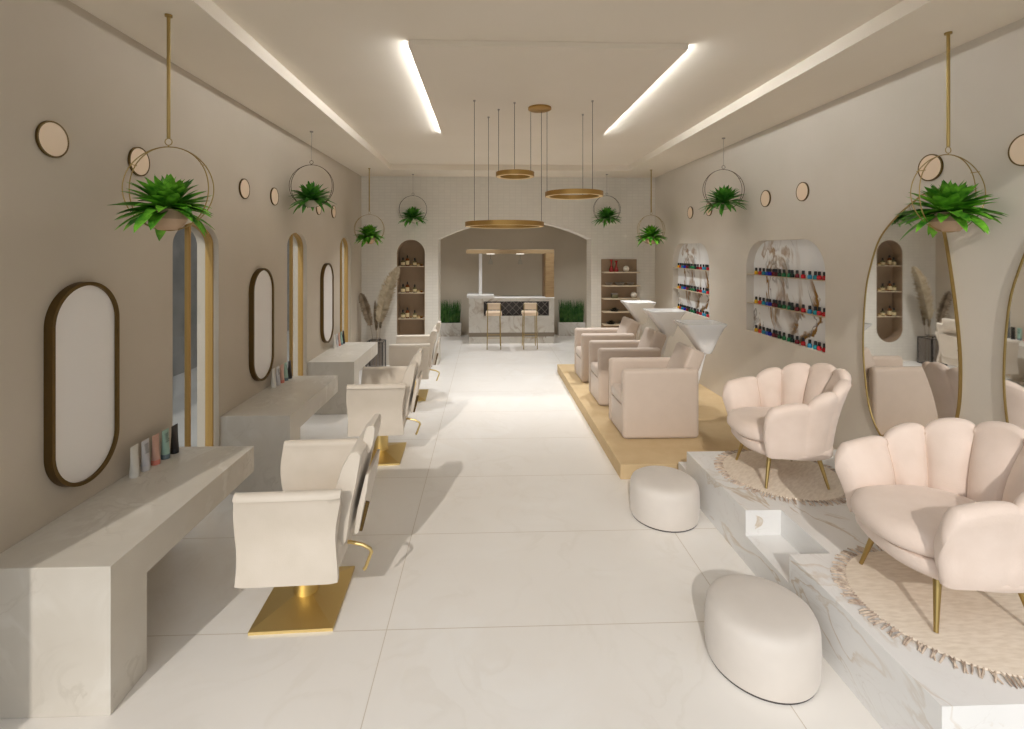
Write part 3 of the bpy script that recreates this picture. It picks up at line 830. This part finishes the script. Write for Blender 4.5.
def make_shell():
    t = thing('shell_armchair', 'x', 'armchair', (0, 0, 0), 0, 'blush shell armchairs on the marble podium')
    NL = 8; per = 14; total = NL*per
    LS = 0.215; RA = 0.40                       # straight arm length and turning radius of the plan
    LEN = 2*LS + PI*RA
    def plan(q):
        """q along the U from near arm tip to far arm tip: angle, forward run"""
        l = q*LEN
        if l < LS: return -PI/2, -(LS-l)
        if l > LEN-LS: return PI/2, -(l-(LEN-LS))
        return (l-LS)/RA - PI/2, 0.0
    cx = 0.005
    def shell_ring(i):
        q0 = i/total
        ph, run = plan(q0)
        li = min(int(i/per), NL-1); u = 2*(i/per - li) - 1
        if li == 0: u = 1 - (1-u)*0.72
        if li == NL-1: u = -1 + (1+u)*0.72
        lob = math.sqrt(max(0.0, 1-u*u*0.97))
        c_ = math.sin(PI*q0)                                   # 0 at the arm tips, 1 at the back
        end = (u < 0 and li == 0) or (u > 0 and li == NL-1)
        top = 0.685 + 0.235*c_**1.3 - 0.055*(1-lob)
        bot = 0.27
        tk = 0.050 + 0.055*lob
        flare = 0.145
        pts = []; m = 9
        def rad(z):
            q = (z-bot)/(0.88-bot); return 0.375 + flare*(0.3*q+0.7*q*q)
        zt = top-0.04
        for k in range(m):
            z = bot + (zt-bot)*k/(m-1); pts.append((rad(z) + 0.010*(lob-1) + (0 if k else -0.02), z))
        ro = rad(zt) + 0.010*(lob-1); tt = tk*0.9
        for k in range(1, 8):
            a = PI*k/8
            pts.append((ro - tt/2 + tt/2*math.cos(a), zt + 0.042*math.sin(a)))
        for k in range(m):
            q = k/(m-1); z = zt + (bot+0.03-zt)*q
            pts.append((rad(z) - tk*(0.9+0.35*math.sin(min(1, q*1.1)*PI)), z))
        cs, sn = math.cos(ph), math.sin(ph)
        lean = 1.0
        return [Vector((cs*r*(0.98) + cx + run*(1+0.28*(z-bot)/0.5), sn*r, z)) for r, z in pts]
    ringsL = [shell_ring(i+0.0) for i in range(total+1)]
    def local_shrink(ring, k, off, dz):
        n_ = len(ring); out = []
        zmx = max(p.z for p in ring)
        for i, p in enumerate(ring):
            q = ring[n_-1-i]
            mid = (p+q)/2
            w = mid + (p-mid)*k
            w.z = 0.27 + (p.z-0.27)*(1 - dz/(zmx-0.27)) + (0.012*(1-k) if p.z < 0.35 else 0)
            out.append(w + Vector((-off, 0, 0)))
        return out
    a_, b_ = ringsL[0], ringsL[-1]
    tips = ((0.98, 0.012, 0.012), (0.90, 0.028, 0.032), (0.72, 0.044, 0.065), (0.42, 0.056, 0.105), (0.10, 0.061, 0.15))
    pre = [local_shrink(a_, k, o_, z_) for k, o_, z_ in reversed(tips)]
    post = [local_shrink(b_, k, o_, z_) for k, o_, z_ in tips]
    loft(bm_shell := nb(), pre + ringsL + post)
    obj('scalloped_back', bm_shell, M_shell, t, True, 75)
    # seams between lobes on the inside
    for j in range(1, NL):
        i = j*per; ring = shell_ring(i-0.0001)
        pts = [p for p in ring[13:24]]
        bm = nb(); tube(bm, pts, 0.004, 6); obj('seam', bm, M_piping, t, True)
    # seat base and cushion
    def squircle(ax0, ax1, hy, z, n=48, front=2.4):
        c_ = (ax0+ax1)/2; hx = (ax1-ax0)/2; out = []
        for i in range(n):
            a = 2*PI*i/n; ca, sa = math.cos(a), math.sin(a)
            out.append(Vector((c_ + hx*math.copysign(abs(ca)**(2/front), ca), hy*math.copysign(abs(sa)**(2/front), sa), z)))
        return out
    bm = nb()
    loft(bm, [squircle(-0.28, 0.33, 0.31, 0.245), squircle(-0.325, 0.36, 0.35, 0.258), squircle(-0.36, 0.36, 0.365, 0.30), squircle(-0.36, 0.35, 0.35, 0.345), squircle(-0.33, 0.33, 0.33, 0.355)])
    obj('seat_base', bm, M_shell, t, True, 60)
    bm = nb()
    loft(bm, [squircle(-0.35, 0.30, 0.27, 0.350), squircle(-0.385, 0.30, 0.30, 0.362), squircle(-0.405, 0.30, 0.315, 0.39), squircle(-0.405, 0.30, 0.315, 0.425), squircle(-0.39, 0.29, 0.30, 0.462), squircle(-0.34, 0.26, 0.26, 0.485), squircle(-0.2, 0.15, 0.15, 0.497)])
    obj('seat_cushion', bm, M_shell, t, True, 60)
    for sx_, sy_ in ((-1, -1), (-1, 1), (1, -1), (1, 1)):
        bm = nb(); cyl(bm, (sx_*0.185, sy_*0.205, 0.275), (sx_*0.245, sy_*0.268, 0.0), 0.02, 0.010, 14)
        bm2 = bm; obj('leg', bm2, M_brass, t, True)
    return t
sh = make_shell()
sh['label'] = 'blush scalloped shell armchair nearest the camera at the right edge'
sh.location = (1.085*S, (1.168-0.034)*S, hP+0.0165); sh.rotation_euler = (0, 0, math.radians(-4))
dup(sh, (1.085*S, (1.81-0.034)*S, hP+0.0165), label='blush scalloped shell armchair farther back, beside the wash chairs')

# ------------------------------------------------------------------ poufs
def make_pouf():
    t = thing('round_pouf', 'x', 'pouf', (0, 0, 0), 0, 'round cream poufs on the tiled floor')
    r = 0.125*S; h = 0.142*S
    bm = nb(); lathe(bm, [(0, 0.012), (r*0.975, 0.012), (r, 0.03), (r*1.015, h*0.45), (r*1.005, h*0.76), (r*0.985, h*0.85), (r*0.94, h*0.93), (r*0.84, h*0.985), (r*0.65, h*1.02), (r*0.35, h*1.04), (0, h*1.045)], 64); obj('cushion', bm, M_pouf, t, True, 60)
    bm = nb(); lathe(bm, [(0, 0), (r*0.96, 0), (r*0.96, 0.012), (0, 0.012)], 48); obj('base_ring', bm, M_dark, t, True)
    return t
pf = make_pouf()
pf['label'] = 'round cream pouf nearest the camera beside the marble podium'; pf.location = (0.671*S, (1.20-0.023)*S, 0)
dup(pf, (0.675*S, (1.86-0.023)*S, 0), label='round cream pouf farther away, by the corner of the tan platform')

# ------------------------------------------------------------------ hanging plants
def leaf(bm, base, az, el, ln, w, droop, rnd, pointed=1.0):
    n = 6
    d = Vector((math.cos(az), math.sin(az), 0)); side = Vector((-math.sin(az), math.cos(az), 0))
    p = Vector(base); L_, C_, R_ = [], [], []
    e = el
    for i in range(n+1):
        u = i/n
        ww = w*(math.sin(PI*min(1, (u**0.8)*0.93+0.07))**0.75)*0.5 if u < 1 else 0.0005
        up = Vector((0, 0, 1))*math.cos(e) - d*math.sin(e)
        fold = up*ww*0.35
        C_.append(bm.verts.new(p)); L_.append(bm.verts.new(p + side*ww + fold)); R_.append(bm.verts.new(p - side*ww + fold))
        p = p + (d*math.cos(e) + Vector((0, 0, 1))*math.sin(e))*(ln/n)
        e -= droop/n
    for i in range(n):
        bm.faces.new((C_[i], C_[i+1], L_[i+1], L_[i])); bm.faces.new((C_[i], R_[i], R_[i+1], C_[i+1]))

def foliage(seed, R, n, w, z0):
    rnd = random.Random(seed); bm = nb()
    for i in range(n):
        u = i/n
        el = math.radians(84 - 104*u + rnd.uniform(-12, 12))
        az = i*2.399963 + rnd.uniform(-.3, .3)
        ln = R*(0.78+0.32*u)*rnd.uniform(0.85, 1.12)
        leaf(bm, (0.03*math.cos(az)*(0.3+u), 0.03*math.sin(az)*(0.3+u), z0+0.02*(1-u)), az, el, ln, w*rnd.uniform(0.8, 1.2), rnd.uniform(0.2, 0.9)*(0.4+0.6*u), rnd)
    return bm

def make_hanger(kind):
    """origin: ceiling fixing point"""
    t = thing('hanging_plant', 'x', 'hanging plant', (0, 0, 0), 0, 'hoop planters hanging from the ceiling')
    R = 0.116*S
    if kind == 'rod':
        top = -(HC-0.289)*S           # hoop top
        bm = nb(); cyl(bm, (0, 0, 0), (0, 0, top+0.055), 0.0105, n=12); obj('rod', bm, M_brass, t, True)
        wire, pm, pm2 = M_brass, M_clay, M_clay2
        cz = top-R
    else:
        top = -(HC-0.472)*S
        bm = nb(); cyl(bm, (0, 0, 0), (0, 0, top+0.055), 0.003, n=8); obj('wire', bm, M_line, t, True)
        wire, pm, pm2 = M_darkwire, M_palepot, M_palepot
        cz = top-R
    bm = nb(); lathe(bm, [(0, -0.012), (0.022, -0.012), (0.022, 0), (0, 0)], 16); obj('ceiling_fixing', bm, M_brass if kind == 'rod' else M_line, t, True)
    bm = nb(); tube(bm, circle((0, 0, top+0.032), 0.022, 20), 0.0028, 6, True); cyl(bm, (0, 0, top+0.01), (0, 0, top-0.002), 0.003, n=6); obj('ring', bm, wire, t, True)
    for k, dy in enumerate((-0.03, 0.03)):
        bm = nb(); tube(bm, [Vector((p.x, dy*math.sin(max(0, min(PI, (top-p.z)/(R)*PI/2))), p.z)) for p in circle((0, 0, cz), R, 64)], 0.0034, 6, True); obj('hoop', bm, wire, t, True)
    for s in (-1, 1):
        x_, z_ = s*R*math.cos(0.6), cz+R*math.sin(0.6)
        bm = nb(); tube(bm, [(x_, -0.03, z_), (x_, 0.03, z_)], 0.003, 6); obj('cross_wire', bm, wire, t, True)
    zb = cz - R + 0.003
    if kind == 'rod':
        pr = 0.046*S
        bm = nb(); lathe(bm, [(0, zb), (pr*0.55, zb), (pr*0.8, zb+0.03), (pr*0.97, zb+0.068)], 28); obj('pot', bm, pm, t, True, 50)
        bm = nb(); lathe(bm, [(pr*0.97, zb+0.0685), (pr, zb+0.085), (pr*0.95, zb+0.13), (pr*0.85, zb+0.13), (pr*0.82, zb+0.11), (0, zb+0.11)], 28); obj('pot_band', bm, pm2, t, True, 50)
        bm = foliage(3, 0.252, 105, 0.078, zb+0.125)
        obj('foliage', bm, M_leaf, t, True, 80)
    else:
        pr = 0.036*S
        bm = nb(); lathe(bm, [(0, zb), (pr*0.7, zb), (pr*0.95, zb+0.03), (pr, zb+0.075), (pr*0.9, zb+0.075), (pr*0.88, zb+0.06), (0, zb+0.06)], 24); obj('pot', bm, pm, t, True, 50)
        bm = foliage(8, 0.26, 110, 0.058, zb+0.085)
        obj('foliage', bm, M_leaf2, t, True, 80)
    return t
rod = make_hanger('rod'); wir = make_hanger('wire')
HG = [('rod', -0.88, 1.36, 'broad-leaved plant in a brass hoop on a rod, nearest on the left', 0.0), ('rod', 1.385, 1.47, 'broad-leaved plant in a brass hoop on a rod, nearest on the right', 0.12),
      ('rod', -0.923, 3.88, 'plant in a thin brass hoop on a rod at the far left corner', 0.0), ('rod', 1.33, 3.95, 'plant in a thin brass hoop on a rod at the far right corner', 0.2),
      ('wire', -0.955, 2.685, 'fern in a dark hoop on a wire, middle of the left side', 0.0), ('wire', 1.375, 2.84, 'fern in a dark hoop on a wire, middle of the right side', 0.0),
      ('wire', -0.622, 4.18, 'fern in a dark hoop on a wire above the arched shelf niche', 0.1), ('wire', 1.03, 4.18, 'fern in a dark hoop on a wire above the open shelving', 0.1)]
used = set()
for kind, X, d, lb, rz in HG:
    src = rod if kind == 'rod' else wir
    o = src if kind not in used else dup(src, (0, 0, 0))
    used.add(kind)
    o['label'] = lb; o.location = (X*S, (d-0.034*X)*S, (1+HC)*S-0.0005); o.rotation_euler = (0, 0, rz)

# ------------------------------------------------------------------ ring chandelier
ch = thing('ring_chandelier', 'gold chandelier of three hanging rings below the ceiling panel', 'chandelier', (0.255*S, (2.33-0.009)*S, pz))
bm = nb(); lathe(bm, [(0, 0), (0.055*S, 0), (0.055*S, -0.02), (0.045*S, -0.03), (0, -0.03)], 40); obj('canopy', bm, M_ringgold, ch, True)
def ring_(X, d, z, r, anchors):
    c = Vector((X*S-ch.location.x, (d-0.034*X)*S-ch.location.y, (1+z)*S-pz))
    bm = nb(); h = 0.0105*S
    lathe(bm, [(r*S-0.045, -h+0.006), (r*S-0.045, h), (r*S, h), (r*S, -h), (r*S-0.006, -h), (r*S-0.006, -h+0.006)], 72, c, cap=False)
    R_ = obj('ring_band', bm, M_ringgold, ch, True, 40)
    bm = nb(); lathe(bm, [(r*S-0.044, -h+0.004), (r*S-0.044, -h-0.001), (r*S-0.0065, -h-0.001), (r*S-0.0065, -h+0.004)], 72, c, cap=False); obj('diffuser', bm, M_ringled, R_, True)
    for a in anchors:
        p = c + Vector((math.cos(a)*(r*S-0.02), math.sin(a)*(r*S-0.02), h))
        bm = nb(); cyl(bm, p, (p.x, p.y, -0.001), 0.0028, n=6); obj('cable', bm, M_darkwire, ch, True)
        bm = nb(); lathe(bm, [(0, 0), (0.012, 0), (0.012, -0.012), (0, -0.012)], 12, (p.x, p.y, 0)); obj('cable_fixing', bm, M_line, ch)
ring_(0.088, 2.33, 0.126, 0.187, [math.radians(a) for a in (218, 115, 5)])
ring_(0.138, 2.33, 0.363, 0.091, [math.radians(a) for a in (160, 265, 20)])
ring_(0.418, 2.33, 0.269, 0.137, [math.radians(a) for a in (168, 300, 60)])

# ------------------------------------------------------------------ bar and alcove
bar = thing('bar_counter', 'marble bar counter with dark lattice inset in the rear alcove', 'bar', (0.277*S, 5.29*S, 0))
hwB = 0.4615*S; hB = 0.487*S; dB = 0.27*S
rx0, rx1, rz0, rz1 = (0.160)*S-hwB, (0.868)*S-hwB, 0.298*S, 0.455*S
bm = nb(); prism(bm, [(-hwB, 0), (hwB, 0), (hwB, hB), (-hwB, hB)], [[(rx0, rz0), (rx1, rz0), (rx1, rz1), (rx0, rz1)]], lambda a, b, w: Vector((a, w, b)), 0, 0.12)
box(bm, -hwB, hwB, 0.14, dB, 0, hB)
obj('body', bm, M_barmarble, bar)
bm = nb(); box(bm, rx0-0.01, rx1+0.01, 0.122, 0.138, rz0-0.01, rz1+0.01); obj('inset_panel', bm, M_dark, bar)
bm = nb()
def zig(p, q): tube(bm, [p, q], 0.005, 4)
wz = rz1-rz0; x = rx0; k = 0
while x < rx1-0.02:
    for s in (0, 1):
        xe = min(x+wz, rx1); fr__ = (xe-x)/wz
        zig((x, 0.117, rz0 if s == 0 else rz1), (xe, 0.117, (rz0+wz*fr__) if s == 0 else (rz1-wz*fr__)))
    x += wz*0.5
o = obj('lattice', bm, M_line, bar)
bm = nb(); box(bm, -hwB-0.002, hwB+0.002, -0.006, 0.0, 0.075*S, 0.118*S); obj('foot_band', bm, M_grey, bar)
bm = nb(); box(bm, -hwB-0.01, hwB+0.01, -0.02, dB+0.03, hB+0.0005, hB+0.022, 0.004, 2); obj('worktop', bm, M_white, bar, True)
bm = nb(); box(bm, -hwB-0.05, -hwB+0.62, -0.05, dB+0.05, hB+0.0225, hB+0.09, 0.006, 2); obj('raised_top', bm, M_white, bar, True)
fb = thing('wooden_canopy', 'light wooden canopy of beam and side panel standing on the bar', 'canopy', (0.277*S, 5.29*S, hB+0.0905))
fz = (1.015)*S-(hB+0.0905)
bm = nb(); box(bm, -hwB-0.07, hwB+0.005, 0.05, 0.35, fz-0.10, fz, 0.003, 1); obj('beam', bm, M_oakbeam, fb)
bm = nb(); box(bm, hwB-0.21, hwB+0.005, 0.05, 0.35, -0.068, fz-0.101, 0.003, 1); obj('side_panel', bm, M_wood, fb)
bm = nb(); box(bm, hwB-0.26, hwB-0.211, 0.30, 0.35, -0.068, fz-0.101); obj('inner_edge', bm, M_brown, fb)
bm = nb(); box(bm, -hwB+0.245, -hwB+0.325, 0.14, 0.22, 0.0005, fz-0.101, 0.004, 1); obj('post', bm, M_white, fb)
for i, (X, lb) in enumerate([(0.05, 'small clear glass pendant under the beam, left one above the bar'), (0.375, 'small clear glass pendant under the beam, right one above the bar')]):
    t = thing('glass_pendant', lb, 'pendant lamp', (X*S, 5.29*S+0.2, fz-0.101+hB+0.0905), 0, 'glass pendants above the bar')
    bm = nb(); lathe(bm, [(0, 0), (0.10, 0), (0.10, -0.014), (0, -0.014)], 28); obj('canopy', bm, M_lampdisc, t, True)
    bm = nb(); cyl(bm, (0, 0, -0.014), (0, 0, -0.14), 0.003, n=6); obj('cord', bm, M_darkwire, t)
    bm = nb(); lathe(bm, [(0.012, -0.13), (0.03, -0.15), (0.05, -0.21), (0.06, -0.27)], 20, cap=False); obj('shade', bm, M_glass, t, True)

def make_barstool():
    t = thing('bar_stool', 'x', 'bar stool', (0, 0, 0), 0, 'brass bar stools in front of the bar')
    sz = 0.337*S
    bm = nb(); box(bm, -0.19, 0.19, -0.2, 0.2, sz, sz+0.09, 0.03, 3); obj('seat', bm, M_disc, t, True)
    bm = nb(); box(bm, -0.16, 0.16, -0.215, -0.175, sz+0.15, sz+0.31, 0.018, 3); obj('backrest', bm, M_disc, t, True)
    for sx_ in (-1, 1):
        for sy_ in (-1, 1):
            bm = nb()
            if sy_ < 0: tube(bm, [(sx_*0.16, -0.24, 0.0), (sx_*0.145, -0.20, sz-0.01), (sx_*0.15, -0.225, sz+0.06), (sx_*0.15, -0.225, sz+0.29)], 0.010, 8)
            else: tube(bm, [(sx_*0.16, 0.22, 0.0), (sx_*0.145, 0.17, sz-0.001)], 0.010, 8)
            obj('leg', bm, M_brass, t, True)
    bm = nb()
    for a, b in (((-0.155, -0.225), (0.155, -0.225)), ((-0.155, 0.205), (0.155, 0.205)), ((-0.155, -0.225), (-0.155, 0.205)), ((0.155, -0.225), (0.155, 0.205))):
        tube(bm, [(a[0], a[1], 0.27), (b[0], b[1], 0.27)], 0.007, 6)
    obj('foot_rail', bm, M_brass, t, True)
    return t
st = make_barstool()
st['label'] = 'bar stool with peach seat and brass legs, left of the pair'; st.location = (0.081*S, 5.07*S, 0)
dup(st, (0.452*S, 5.07*S, 0), label='bar stool with peach seat and brass legs, right of the pair')

def make_planter():
    t = thing('grass_planter', 'x', 'planter', (0, 0, 0), 0, 'marble grass planters in the alcove')
    w, d_, h = 0.158*S, 0.04*S, 0.158*S
    bm = nb(); prism(bm, [(-w, -d_), (w, -d_), (w, d_), (-w, d_)], [[(-w+.03, -d_+.02), (w-.03, -d_+.02), (w-.03, d_-.02), (-w+.03, d_-.02)]], lambda a, b, c: Vector((a, b, c)), 0, h); obj('trough', bm, M_barmarble, t)
    bm = nb(); box(bm, -w+.031, w-.031, -d_+.021, d_-.021, h-0.06, h-0.03); obj('soil', bm, M_dark, t)
    rnd = random.Random(4); bm = nb()
    for i in range(420):
        x_ = rnd.uniform(-w+.04, w-.04); y_ = rnd.uniform(-d_+.03, d_-.03); H_ = rnd.uniform(0.42, 0.66); lean = rnd.uniform(-.07, .07); a = rnd.uniform(0, PI); ww = 0.006
        dx, dy = ww*math.cos(a), ww*math.sin(a)
        v1 = bm.verts.new((x_-dx, y_-dy, h-0.035)); v2 = bm.verts.new((x_+dx, y_+dy, h-0.035)); v3 = bm.verts.new((x_+lean*.4+dx, y_+dy, h+H_*.6)); v4 = bm.verts.new((x_+lean*.4-dx, y_-dy, h+H_*.6)); v5 = bm.verts.new((x_+lean, y_, h+H_))
        bm.faces.new((v1, v2, v3, v4)); bm.faces.new((v4, v3, v5))
    g = obj('grass', bm, M_grass, t); g['kind'] = 'stuff'
    return t
pl = make_planter()
pl['label'] = 'marble planter of tall grass left of the bar'; pl.location = (-0.45*S, 5.79*S, 0)
dup(pl, (1.012*S, 5.79*S, 0), label='marble planter of tall grass right of the bar')

# ------------------------------------------------------------------ open shelving on the back wall
t = thing('shelf_unit', 'taupe open shelf unit against the back wall, right of the arch', 'shelf unit', (1.182*S, YB*S-0.001, 0.0005))
w = 0.158*S
bm = nb(); box(bm, -w, w, -0.03, 0, 0.0, (1-0.073)*S); obj('back_board', bm, M_brown, t)
SZ = [1-0.183, 1-0.30, 1-0.413, 1-0.528, 1-0.64]
for z in SZ:
    bm = nb(); box(bm, -w, w, -0.27, -0.031, z*S-0.0225, z*S-0.0005, 0.002, 1); obj('shelf', bm, M_shelfedge, t)
M_red = mat('red_glass', srgb(150, 30, 28), 0.2)
M_bowl = mat('grey_ceramic', srgb(140, 130, 122), 0.35)
M_ball = mottled('white_ornament', srgb(236, 228, 214), srgb(220, 210, 194), 20, 0.6)
bx, by = 1.182*S, YB*S
def vase(x, z, h, lb):
    bm = nb(); lathe(bm, [(0, 0), (0.04, 0), (0.048, 0.02), (0.035, h*0.3), (0.014, h*0.55), (0.016, h*0.8), (0.03, h), (0.024, h), (0.011, h*0.8), (0, h*0.6)], 20, cap=False)
    o = obj('red_vase', bm, M_red, None, True); o.location = (x, by-0.15, z); tag(o, lb, 'vase', 'red vases on the shelf unit')
vase(bx-0.19, SZ[0]*S+0.0005, 0.25, 'slender red vase at left on the top shelf, taller one')
vase(bx-0.09, SZ[0]*S+0.0005, 0.225, 'slender red vase on the top shelf, right of the taller one')
for (x, z, lb) in ((bx+0.11, SZ[0], 'white ball ornament on the top shelf beside the red vases'), (bx+0.265, SZ[2], 'white ball ornament on the third shelf')):
    bm = nb(); lathe(bm, [(0.062*math.sin(PI*k/12), 0.062-0.062*math.cos(PI*k/12)) for k in range(13)], 24, cap=False)
    o = obj('ball_ornament', bm, M_ball, None, True); o.location = (x, by-0.15, z*S+0.0005); tag(o, lb, 'ornament', 'ball ornaments on the shelf unit')
for (x, r, h, lb) in ((bx-0.24, 0.075, 0.05, 'grey bowl at the left of the second shelf'), (bx-0.02, 0.10, 0.055, 'wide grey bowl in the middle of the second shelf'), (bx+0.2, 0.075, 0.05, 'grey bowl at the right of the second shelf')):
    bm = nb(); lathe(bm, [(0, 0), (r*0.4, 0), (r*0.8, h*0.5), (r, h), (r*0.93, h), (r*0.7, h*0.45), (0, h*0.25)], 24, cap=False)
    o = obj('bowl', bm, M_bowl, None, True); o.location = (x, by-0.15, SZ[1]*S+0.0005); tag(o, lb, 'bowl', 'bowls on the second shelf')
t = thing('trinket_box', 'small olive box on the third shelf', 'box', (bx-0.13, by-0.15, SZ[2]*S+0.0005))
bm = nb(); box(bm, -0.06, 0.06, -0.05, 0.05, 0, 0.075, 0.006, 2); obj('body', bm, M_olive, t, True)
bm = nb(); box(bm, -0.063, 0.063, -0.053, 0.053, 0.0755, 0.098, 0.006, 2); obj('lid', bm, M_bowl, t, True)
def succulent(x, z, seed, lb, n=24, r=0.09):
    t = thing('succulent_dish', lb, 'plant dish', (x, by-0.15, z), 0, 'dark plant dishes on the lower shelves')
    bm = nb(); lathe(bm, [(0, 0), (0.06, 0), (0.10, 0.035), (0.092, 0.035), (0.05, 0.012), (0, 0.012)], 24, cap=False); obj('dish', bm, M_black, t, True)
    rnd = random.Random(seed); bm = nb()
    for i in range(n):
        leaf(bm, (rnd.uniform(-.03, .03), rnd.uniform(-.02, .02), 0.018), i*2.4, math.radians(rnd.uniform(15, 75)), r*rnd.uniform(.7, 1.1)*0.85, 0.03, 0.6, rnd)
    obj('leaves', bm, M_darkleaf, t, True)
M_darkleaf = leafmat('dark_leaf', srgb(44, 46, 36), srgb(70, 66, 52))
succulent(bx-0.13, SZ[3]*S+0.001, 1, 'dark spiky plant dish on the fourth shelf')
succulent(bx-0.2, SZ[4]*S+0.0005, 2, 'dark spiky plant dish at left of the lowest shelf')
succulent(bx+0.06, SZ[4]*S+0.0005, 3, 'dark spiky plant dish at right of the lowest shelf')

# ------------------------------------------------------------------ pampas vase
pv = thing('glass_vase', 'black-framed square glass vase on the floor in the far left corner', 'vase', (-0.935*S, 4.2*S, 0.0005))
s_ = 0.068*S; h_ = 0.235*S
bm = nb()
for sx_ in (-1, 1):
    for sy_ in (-1, 1): box(bm, sx_*s_-0.007, sx_*s_+0.007, sy_*s_-0.007, sy_*s_+0.007, 0, h_)
for z_ in (0.007, h_-0.007):
    for s in (-1, 1):
        box(bm, -s_+0.0071, s_-0.0071, s*s_-0.007, s*s_+0.007, z_-0.007, z_+0.007); box(bm, s*s_-0.007, s*s_+0.007, -s_+0.0071, s_-0.0071, z_-0.007, z_+0.007)
obj('metal_frame', bm, M_black, pv)
M_smoke = M_glass.copy(); M_smoke.name = 'smoked_glass'
for n_ in M_smoke.node_tree.nodes:
    if n_.type == 'BSDF_TRANSPARENT': n_.inputs[0].default_value = (0.88, 0.87, 0.87, 1)
bm = nb()
for s in (-1, 1):
    box(bm, -s_+.008, s_-.008, s*s_-.002, s*s_+.002, 0.015, h_-0.015); box(bm, s*s_-.002, s*s_+.002, -s_+.008, s_-.008, 0.015, h_-0.015)
box(bm, -s_+.008, s_-.008, -s_+.008, s_-.008, 0.008, 0.014)
obj('glass', bm, M_smoke, pv)
bm = nb(); lathe(bm, [(0.10, h_+0.0005), (0.10, h_+0.05), (0.093, h_+0.05), (0.093, h_+0.0005)], 28, cap=False); obj('neck', bm, M_smoke, pv, True)

def plume(lb, pts, wmax, m, seed, n=260, stem=None, upness=0.5, grp=True):
    """pts: stem curve from vase to tip; barbs fan out along the upper part"""
    t = thing('pampas_plume', lb, 'dried plume', pv.location + Vector((0, 0, 0.02)), 0, 'dried pampas plumes in the glass vase')
    P_ = [Vector(p) for p in pts]
    def at(u):
        x_ = u*(len(P_)-1); i = min(int(x_), len(P_)-2); f = x_-i
        p0 = P_[max(i-1, 0)]; p1 = P_[i]; p2 = P_[i+1]; p3 = P_[min(i+2, len(P_)-1)]
        return 0.5*((2*p1)+(-p0+p2)*f+(2*p0-5*p1+4*p2-p3)*f*f+(-p0+3*p1-3*p2+p3)*f**3)
    bm = nb(); tube(bm, [at(k/20) for k in range(21)], [0.005-0.003*k/20 for k in range(21)], 6); obj('stem', bm, m, t, True)
    rnd = random.Random(seed); bm = nb()
    u0 = 0.42
    for i in range(n):
        q = (i+rnd.random())/n; u = u0+(1-u0)*q
        p = at(u); tg = (at(min(1, u+0.01))-at(u-0.01)).normalized()
        s = 1 if i % 2 else -1
        sd_ = Vector((tg.z, rnd.uniform(-.6, .6), -tg.x)).normalized()*s
        W = wmax*1.75*((q+0.06)**0.55)*((1.03-q)**0.85)*rnd.uniform(0.7, 1.15)
        d1 = (sd_*1.0 + tg*upness).normalized()
        a = p; b = p + d1*W*0.55; c = p + d1*W*0.95 + tg*W*0.35*upness + Vector((0, 0, -0.04*rnd.random()))
        wd = tg*0.009 + Vector((0, 0.006, 0))
        v_ = [bm.verts.new(x_) for x_ in (a-wd*0.5, a+wd*0.5, b+wd, b-wd, c)]
        bm.faces.new(v_[:4]); bm.faces.new((v_[3], v_[2], v_[4]))
    obj('plume', bm, m, t, True)
plume('large pale pampas plume leaning right in the glass vase', [(0.0, 0, 0), (0.02, 0, 0.5), (0.06, 0.0, 0.85), (0.15, -0.02, 1.25), (0.29, -0.04, 1.68), (0.44, -0.05, 1.96)], 0.23, M_pampas, 1, 700, upness=0.5)
plume('brown pampas plume leaning left in the glass vase', [(-0.04, -0.04, 0), (-0.05, -0.04, 0.5), (-0.09, -0.05, 0.8), (-0.16, -0.07, 1.1), (-0.23, -0.08, 1.34), (-0.28, -0.08, 1.46)], 0.14, M_pampas2, 2, 500, upness=0.3)
plume('short dried plume standing upright in the glass vase', [(-0.01, 0.09, 0), (-0.01, 0.08, 0.5), (-0.01, 0.08, 0.8), (-0.03, 0.09, 1.05), (-0.04, 0.1, 1.3)], 0.08, M_pampas2, 3, 300, upness=0.9)
plume('slim brown dried plume just right of centre in the glass vase', [(0.05, 0.10, 0), (0.05, 0.10, 0.5), (0.06, 0.12, 0.85), (0.08, 0.14, 1.1), (0.09, 0.15, 1.3)], 0.08, M_pampas2, 4, 300, upness=0.9)
